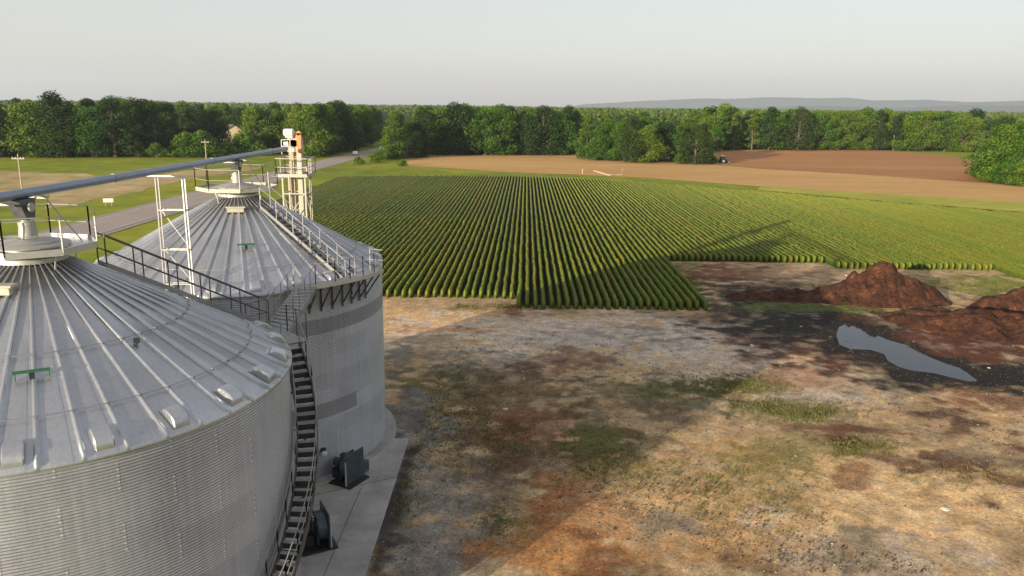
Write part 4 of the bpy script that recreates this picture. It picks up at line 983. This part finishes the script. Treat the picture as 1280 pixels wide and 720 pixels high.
# far woods: canopy that fades to the horizon, one mass
def far_wood():
    azs = [-50, -28, -14, -9, -6, -3, 3, 20, 30, 36, 52]; rm = [400, 500, 560, 700, 720, 500, 400, 480, 500, 420, 300]
    Vs = []; Qs = []; Cs = []; off = 0; n = 62000
    az = rng.uniform(-46, 46, n); u = rng.random(n); r0 = np.interp(az, azs, rm); rr = r0*np.exp(u**1.1*np.log(4800/r0))
    x = rr*np.sin(np.radians(az)); y = rr*np.cos(np.radians(az))
    def hfun(x, y, rr): return 10.5 + 9.0*fbm(x, y, 30, 120, 2) + 6*(fbm(x, y, 420, 125, 2)-.5)*np.clip(rr/1200, .2, 1.6) + 1.2*np.clip((rr-500)/2500, 0, 1)
    z = hfun(x, y, rr) + rng.uniform(-3.2, .8, n)
    size = .55 + rr*.0016
    N = rand_unit(n)*.7 + np.array([0, -.5, .6]); N /= np.linalg.norm(N, axis=1)[:, None]
    tone = (.38 + .5*(fbm(x, y, 26, 120, 2)-.5) + rng.normal(0, .15, n)).clip(0, 1)
    V, Q, c = leaf_quads(np.stack([x, y, z], -1), N, size, tone); Vs.append(V); Qs.append(Q); Cs.append(c); off += len(V)
    # solid bumpy underlayer
    A = np.radians(np.linspace(-48, 48, 420)); U = np.linspace(0, 1, 110); AA, UU = np.meshgrid(A, U); R0 = np.interp(np.degrees(AA), azs, rm)+6
    RR = R0*np.exp(UU*np.log(5200/R0)); X = RR*np.sin(AA); Y = RR*np.cos(AA); Z = hfun(X, Y, RR)-1.8; Z[0] = 0.0
    V2 = np.stack([X, Y, Z], -1).reshape(-1, 3); idx = np.arange(AA.size).reshape(AA.shape)
    Q2 = np.stack([idx[:-1, :-1], idx[:-1, 1:], idx[1:, 1:], idx[1:, :-1]], -1).reshape(-1, 4) + off
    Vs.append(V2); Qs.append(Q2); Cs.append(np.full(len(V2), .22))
    c = np.concatenate(Cs); me = mesh_np('far_wood', np.concatenate(Vs), np.concatenate(Qs), col=np.stack([c, c, c], -1))
    o = link('far_wood', me, M['leaf_far']); tag(o, 'distant unbroken wood fading towards the horizon behind the nearer trees', 'wood', kind='stuff')
far_wood()
# hills on the horizon
def hills():
    o_all = []
    for (R0, pts, dz) in ((11000, [(-2, 0), (3, 0), (5, 60), (8, 95), (11, 125), (15, 140), (17.5, 158), (20, 150), (22.5, 158), (24, 132), (27, 140), (29.5, 122), (33, 150), (37, 165), (44, 120), (50, 60)], 0),
                          (8600, [(8, 0), (13, 30), (17, 52), (21, 70), (25, 60), (29, 84), (33, 88), (38, 110), (46, 90), (52, 20)], 0)):
        n = 260; A = np.linspace(pts[0][0], pts[-1][0], n); Hh = np.interp(A, [p[0] for p in pts], [p[1]*(1.15 if R0 > 10000 else 1.0) for p in pts])
        Hh = np.maximum(0, Hh + 10*(vnoise(A*400, A*0+dz+R0, 900, 31)-.5)*np.clip(Hh/40, 0, 1) + 3*(vnoise(A*400, A*0+R0, 160, 32)-.5)*np.clip(Hh/40, 0, 1))
        rs = np.linspace(-1, 1, 24); V = []
        for q in rs:
            rr = R0 + q*550; k = (1-q*q)**.8
            nz = 1 + .25*(fbm(A*120, A*0+q*900, 300, 40, 3)-.5)*(abs(q) > .06)
            V.append(np.stack([rr*np.sin(np.radians(A)), rr*np.cos(np.radians(A)), Hh*k*nz - .5], -1))
        V = np.concatenate(V); idx = np.arange(24*n).reshape(24, n); Q = np.stack([idx[:-1, :-1], idx[:-1, 1:], idx[1:, 1:], idx[1:, :-1]], -1).reshape(-1, 4)
        ob = link('hills', mesh_np('hills', V, Q, smooth=True), M['hills']); tag(ob, kind='structure')
hills()

# ------------------------------------------------------------------ roadside things
def pole(px, py, h, lab):
    g = G(px, py); p = empty('utility_pole', (g[0], g[1], 0), lab, 'utility pole', 'wooden utility poles left of the road')
    MB().tube([(0, 0, -.3), (0, 0, h)], .17, 10, .12).build('pole', M['wood'], p)
    MB().bar((-1.3, 0, h-.7), (1.3, 0, h-.7), .12, .14).build('crossarm', M['cream'], p)
    for x in (-1.15, -.55, .55, 1.15): MB().lathe([(.03, 0), (.09, .05), (.09, .22), (.04, .28)], (x, 0, h-.63), 10).build('insulator', M['white'], p)
    MB().lathe([(.03, 0), (.08, .05), (.08, .2), (.04, .26)], (0, 0, h), 10).build('insulator', M['white'], p)
pole(28, 240, 7.6, 'wooden utility pole with white crossarm above the left end of the conveyor tube')
pole(258, 200, 6.6, 'wooden utility pole with crossarm left of the farther bin peak, before the bushes')
g = G(136, 258); s = empty('road_sign', (*g, 0), 'small white sign on two short posts on the grass left of the road', 'sign')
s.rotation_euler = (0, 0, R(18)); MB().box((0, 0, 1.1), (1.7, .05, .75)).build('sign_board', M['white'], s, bevel=.02)
for x in (-.5, .5): MB().bar((x, .04, 0), (x, .04, 1.0), .09).build('post', M['wood'], s)
g = G(384, 216.5); s = empty('marker_post', (*g, 0), 'short white marker post at the road edge right of the elevator tower', 'post')
MB().box((0, 0, .75), (.42, .3, 1.5)).build('post', M['white'], s, bevel=.04); MB().box((0, 0, 1.62), (.7, .36, .3)).build('cap', M['white'], s, bevel=.04)
g = G(728, 217.5); s = empty('field_post', (*g, 0), 'short pale post standing at the near edge of the tan field', 'post')
MB().tube([(0, 0, 0), (0, 0, 1.35)], .16, 8, .13).build('post', M['palebark'], s); MB().lathe([(.16, 1.35), (.2, 1.38), (.2, 1.46), (.05, 1.5)], n=8).build('cap', M['cream'], s)
g = G(760, 219.5); s = empty('fallen_branch', (*g, 0), 'pale fallen dead branch lying between the crop and the tan field', 'branch')
br = MB().tube([(-3.9, 2.2, 1.15), (-2.0, 1.0, .7), (0, 0, .22), (.6, -.2, .18)], .16, 7, .22); br.build('trunk', M['palebark'], s)
b2 = MB().tube([(.4, -.2, .2), (2.2, .2, .22), (3.8, .1, .3)], .10, 6, .06); b2.tube([(3.6, .1, .25), (4.0, .2, 1.3), (4.1, .3, 2.3)], .07, 5, .03); b2.tube([(1.0, 0, .2), (1.3, -.8, .35)], .06, 5, .03); b2.tube([(-1.2, .6, .5), (-1.5, 1.1, 1.1)], .05, 5, .03); b2.build('limb', M['palebark'], s)
def car(x, y, rz, lab, pickup=False):
    c = empty('car', (x, y, .095), lab, 'car', None, rz)
    prof = [(-2.15, .35), (-2.2, .75), (-2.05, .98), (-1.5, 1.0), (-1.05, 1.42), (.45, 1.45), (1.0, 1.02), (2.0, .88), (2.2, .62), (2.15, .32)]
    if pickup: prof = [(-2.6, .45), (-2.62, 1.05), (-.75, 1.08), (-.6, 1.7), (.65, 1.72), (1.2, 1.15), (2.35, 1.05), (2.5, .7), (2.45, .42)]
    b = MB(); n = len(prof)
    vs = [(-.86, y_, z_) for y_, z_ in prof] + [(-.90+.12*(z_ > 1.1)*2, y_, z_) for y_, z_ in prof]
    vs = [(sx*(.9 - .16*(z_ > 1.1)), y_, z_) for sx in (-1, 1) for y_, z_ in prof]
    b.add(vs, [tuple(range(n)), tuple(range(n, 2*n))[::-1]] + [(i, n+i, n+(i+1) % n, (i+1) % n) for i in range(n)]); b.build('body', M['carwhite'], c, bevel=.05)
    for y_ in (-1.35, 1.35):
        for x_ in (-.82, .82): wh = MB().lathe([(.1, -.11), (.34, -.11), (.34, .11), (.1, .11)], (x_, y_, .34), 18, 'x').build('wheel', M['tyre'], c)
    MB().box((0, -.2 if not pickup else 0, 1.23 if not pickup else 1.38), (1.52, 1.3 if not pickup else 1.1, .26)).build('window', M['glass'], c)
car(-60.4, 302, R(8), 'white car on the road approaching from the wood, nearer one')
car(-56.2, 337, R(8), 'pale car farther up the road at the edge of the dark wood')
# tractor and truck by the jutting wood
g = G(904, 204.5)
t = empty('tractor', (*g, .075), 'dark tractor with pale rear wheels parked at the red field edge', 'tractor', None, R(-70))
MB().box((0, 1.25, 1.2), (.8, 1.9, .7)).build('hood', M['tractorred'], t, bevel=.08)
MB().box((0, -.35, 1.95), (1.35, 1.3, 1.25)).build('cab', M['glass'], t, bevel=.05); MB().box((0, -.35, 2.63), (1.5, 1.5, .12)).build('cab_roof', M['cream'], t, bevel=.04)
MB().box((0, .3, .85), (.6, 3.2, .45)).build('chassis', M['black'], t, bevel=.04)
for sx in (-.85, .85):
    for y_, r_ in ((-.6, .85), (1.7, .5)):
        wh = MB().lathe([(r_*.55, -.2), (r_, -.18), (r_, .18), (r_*.55, .2)], (sx, y_, r_), 24, 'x').build('wheel', M['tyre'], t)
        MB().lathe([(.08, -.22), (r_*.56, -.19), (r_*.56, .19), (.08, .22)], (sx, y_, r_), 20, 'x').build('rim', M['hub'], wh)
MB().tube([(.25, 1.5, 1.5), (.25, 1.5, 2.3)], .05, 8).build('exhaust', M['black'], t)
g = G(887, 203.5); c = (g[0], g[1])
t = empty('truck', (*c, .075), 'dark flatbed truck with white hood parked against the jutting wood', 'truck', None, R(-95))
MB().box((0, -1.3, 1.0), (2.0, 3.2, .35)).build('bed', M['black'], t, bevel=.03); MB().box((0, .9, 1.5), (1.9, 1.2, 1.3)).build('cab', M['black'], t, bevel=.12)
MB().box((0, 2.1, 1.25), (1.8, 1.3, .7)).build('hood', M['carwhite'], t, bevel=.12); MB().box((0, 1.45, 1.75), (1.7, .3, .5)).build('windscreen', M['glass'], t)
for sx in (-.9, .9):
    for y_ in (-2.0, 1.9): MB().lathe([(.15, -.14), (.48, -.14), (.48, .14), (.15, .14)], (sx, y_, .48), 20, 'x').build('wheel', M['tyre'], t)
def house(x, y, rz, w, d, hw_, hr, wall, lab):
    h = empty('house', (x, y, 0), lab, 'house', None, rz)
    b = MB(); b.add([(-w/2, -d/2, 0), (w/2, -d/2, 0), (w/2, d/2, 0), (-w/2, d/2, 0), (-w/2, -d/2, hw_), (w/2, -d/2, hw_), (w/2, d/2, hw_), (-w/2, d/2, hw_), (0, -d/2, hr), (0, d/2, hr)],
                    [(0, 1, 5, 8, 4), (1, 2, 6, 5), (2, 3, 7, 9, 6), (3, 0, 4, 7)]); b.build('wall', wall, h)
    e = .5; rf = MB()
    for s in (-1, 1):
        q = [(s*(w/2+e), -d/2-e, hw_-e*(hr-hw_)/(w/2)+.06), (0, -d/2-e, hr+.06), (0, d/2+e, hr+.06), (s*(w/2+e), d/2+e, hw_-e*(hr-hw_)/(w/2)+.06)]
        rf.add(q + [(x_, y_, z_+.18) for x_, y_, z_ in q], [(0, 1, 2, 3), (7, 6, 5, 4), (0, 4, 5, 1), (1, 5, 6, 2), (2, 6, 7, 3), (3, 7, 4, 0)])
    rf.build('roof', M['roofing'], h)
    for x_ in (-w*.25, w*.25): f = MB().box((x_, -d/2-.03, 1.7), (1.1, .08, 1.4)).build('window', M['white'], h); MB().box((x_, -d/2-.085, 1.7), (.9, .04, 1.2)).build('pane', M['glass'], f)
    f = MB().box((0, -d/2-.03, 1.05), (1.0, .08, 2.1)).build('door', M['wood'], h)
house(-138, 390, R(28), 11, 14, 5.0, 8.6, M['housewall'], 'small tan gabled house among the trees left of the elevator tower')
house(-48, 366, R(-20), 8, 10, 3.0, 5.2, M['greywall'], 'little grey house half hidden between trees right of the road end')

# ------------------------------------------------------------------ stones and weeds in the yard
st_me = []
for i in range(4):
    bm_ = MB(); v = []; n1, n2 = 7, 5
    rr = np.random.default_rng(50+i)
    for a in range(n2):
        for b in range(n1):
            ph = math.pi*(a+.5)/n2; t = 2*math.pi*b/n1; k = rr.uniform(.75, 1.15); v.append((k*math.sin(ph)*math.cos(t), .8*k*math.sin(ph)*math.sin(t), .5*k*math.cos(ph)+.2))
    f = [(a*n1+b, (a+1)*n1+b, (a+1)*n1+(b+1) % n1, a*n1+(b+1) % n1) for a in range(n2-1) for b in range(n1)] + [tuple(range(n1)), tuple(range((n2-1)*n1, n2*n1))[::-1]]
    me = bpy.data.meshes.new('stone'); me.from_pydata(v, [], f); me.update(); me.materials.append(plain('pale_stone', (.55, .5, .42), .85, 0, .2)); st_me.append(me)
SP = [(632,514,.28),(808,544,.20),(995,573,.18),(1180,640,.34),(1091,635,.14),(1001,410,.2),(1240,422,.2),(1236,462,.18),(690,360,.1),(676,499,.16),(752,566,.14),(612,606,.14),(574,640,.12),(1060,640,.1),(1222,660,.1),(1140,500,.12),(940,434,.3),(1020,358,.25),(1098,362,.2),(1056,358,.2),(1130,378,.2),(770,432,.16),(860,470,.14),(655,475,.15),(900,530,.14),(1110,610,.12),(980,690,.12),(830,690,.12),(700,620,.12),(560,560,.12)]
for i, (px, py, s) in enumerate(SP):
    g = G(px, py); o = bpy.data.objects.new('stone', st_me[i % 4]); COL.objects.link(o)
    zz = .1
    if 1040 < px < 1140 and py < 380: zz = 1.2
    o.location = (g[0], g[1], zz); o.scale = (s*.8, s*.8, s*.55); o.rotation_euler = (0, 0, random.uniform(0, 6)); tag(o, 'small pale stone lying loose in the dirt yard', 'stone', 'pale stones scattered over the dirt yard')
def weeds():
    spots = [(545,500,90,60,700),(600,560,90,60,500),(820,490,120,30,260),(920,484,50,14,500),(985,516,70,14,600),(1075,563,50,14,350),(755,570,70,45,500),(620,655,25,25,160),(500,600,30,70,250),(960,610,120,50,500),(590,385,70,5,300),(1240,358,60,12,400),(985,384,80,8,400),(862,350,26,26,300),(520,480,40,20,200),(1190,600,90,20,160),(1160,385,40,8,200),(700,430,300,20,120)]
    V = []; Q = []; C = []; off = 0
    for px, py, rx, ry, n in spots:
        n = int(n*1.8); qx = px + rng.normal(0, .6, n)*rx; qy = py + rng.normal(0, .5, n)*ry
        for a_, b_ in zip(qx, qy):
            g = G(a_, b_)
            if g[1] > 95 or g[0] < -5.4: continue
            if g[0] < .8 and g[1] > 74.5: continue
            h = rng.uniform(.03, .13); tone = rng.uniform(.2, 1)
            for k in range(5):
                t = rng.uniform(0, 6.28); d = np.array([math.cos(t), math.sin(t)]); w_ = .028
                p = g + rng.normal(0, .07, 2); tip = p + d*h*.7
                V += [(p[0]-d[1]*w_, p[1]+d[0]*w_, .1), (p[0]+d[1]*w_, p[1]-d[0]*w_, .1), (tip[0]+d[1]*w_*.3, tip[1]-d[0]*w_*.3, .12+h), (tip[0]-d[1]*w_*.3, tip[1]+d[0]*w_*.3, .12+h)]
                Q.append((off, off+1, off+2, off+3)); off += 4; C += [tone]*4
    c = np.array(C); o = link('weeds', mesh_np('weeds', V, Q, col=np.stack([c, c, c], -1)), M['weed']); tag(o, 'low weeds and grass tufts growing in the dirt yard', 'weeds', kind='stuff')
weeds()

def gravel():
    n = 16000; u = rng.random(n)
    px = rng.uniform(470, 1280, n); py = 395 + 325*rng.random(n)**.9
    V = []; Q = []; C = []; k = 0
    P = np.array([G(a, b_) for a, b_ in zip(px, py)])
    dens = fbm(P[:, 0], P[:, 1], 4, 200, 3); keep = (dens > .47) & (P[:, 0] > -4.9) & (P[:, 1] < 74); P = P[keep]
    # skip the puddle
    P = P[poly_sd(P[:, 0], P[:, 1], PW) > .4]; n = len(P)
    sz = rng.uniform(.012, .034, n)*np.exp(rng.normal(0, .35, n)); th = rng.uniform(0, 6.28, n); tone = rng.random(n)
    base = np.array([(-1, -1, 0), (1, -1, 0), (1, 1, 0), (-1, 1, 0), (-.5, -.6, 1), (.6, -.5, 1), (.5, .6, 1), (-.6, .5, 1)], float)
    b = base[None]*sz[:, None, None]*np.stack([rng.uniform(.7, 1.4, n), rng.uniform(.7, 1.2, n), rng.uniform(.5, 1.0, n)], -1)[:, None, :]
    x = b[..., 0]*np.cos(th)[:, None] - b[..., 1]*np.sin(th)[:, None]; y = b[..., 0]*np.sin(th)[:, None] + b[..., 1]*np.cos(th)[:, None]
    V = np.stack([x + P[:, :1], y + P[:, 1:], b[..., 2] + .13], -1).reshape(-1, 3)
    f = np.array([(4, 5, 6, 7), (0, 1, 5, 4), (1, 2, 6, 5), (2, 3, 7, 6), (3, 0, 4, 7)]); Q = (np.arange(n)[:, None, None]*8 + f[None]).reshape(-1, 4)
    c0 = np.where(tone[:, None] < .62, np.array((.07, .05, .035))[None], np.where(tone[:, None] < .95, np.array((.22, .15, .09))[None], np.array((.42, .35, .26))[None]))
    m = NT('gravel_stone'); a = m.n('ShaderNodeAttribute', attribute_name='col'); m.l(a.outputs['Color'], m.b.inputs['Base Color']); m.set(Roughness=.95)
    o = link('gravel', mesh_np('gravel', V, Q, col=np.repeat(c0, 8, 0)), m.m); tag(o, 'loose gravel and small clods scattered over the dirt yard', 'gravel', kind='stuff')
gravel()

# ------------------------------------------------------------------ camera and view
cam = bpy.data.cameras.new('camera'); co_ = bpy.data.objects.new('camera', cam); COL.objects.link(co_); scene.camera = co_
cam.sensor_width = 36; cam.lens = F*36/1280; cam.clip_end = 30000; cam.clip_start = .1
co_.location = (0, 0, CAMH)
from mathutils import Matrix
co_.rotation_euler = (Matrix.Rotation(math.pi/2 - PITCH, 4, 'X') @ Matrix.Rotation(ROLL, 4, 'Z')).to_euler()
scene.view_settings.view_transform = 'Standard'; scene.view_settings.look = 'None'; scene.view_settings.gamma = 1; scene.view_settings.exposure = 1.14
scene.cycles.volume_bounces = 0; scene.cycles.max_bounces = 6; scene.cycles.use_denoising = True
scene.render.resolution_x = 1024; scene.render.resolution_y = 576
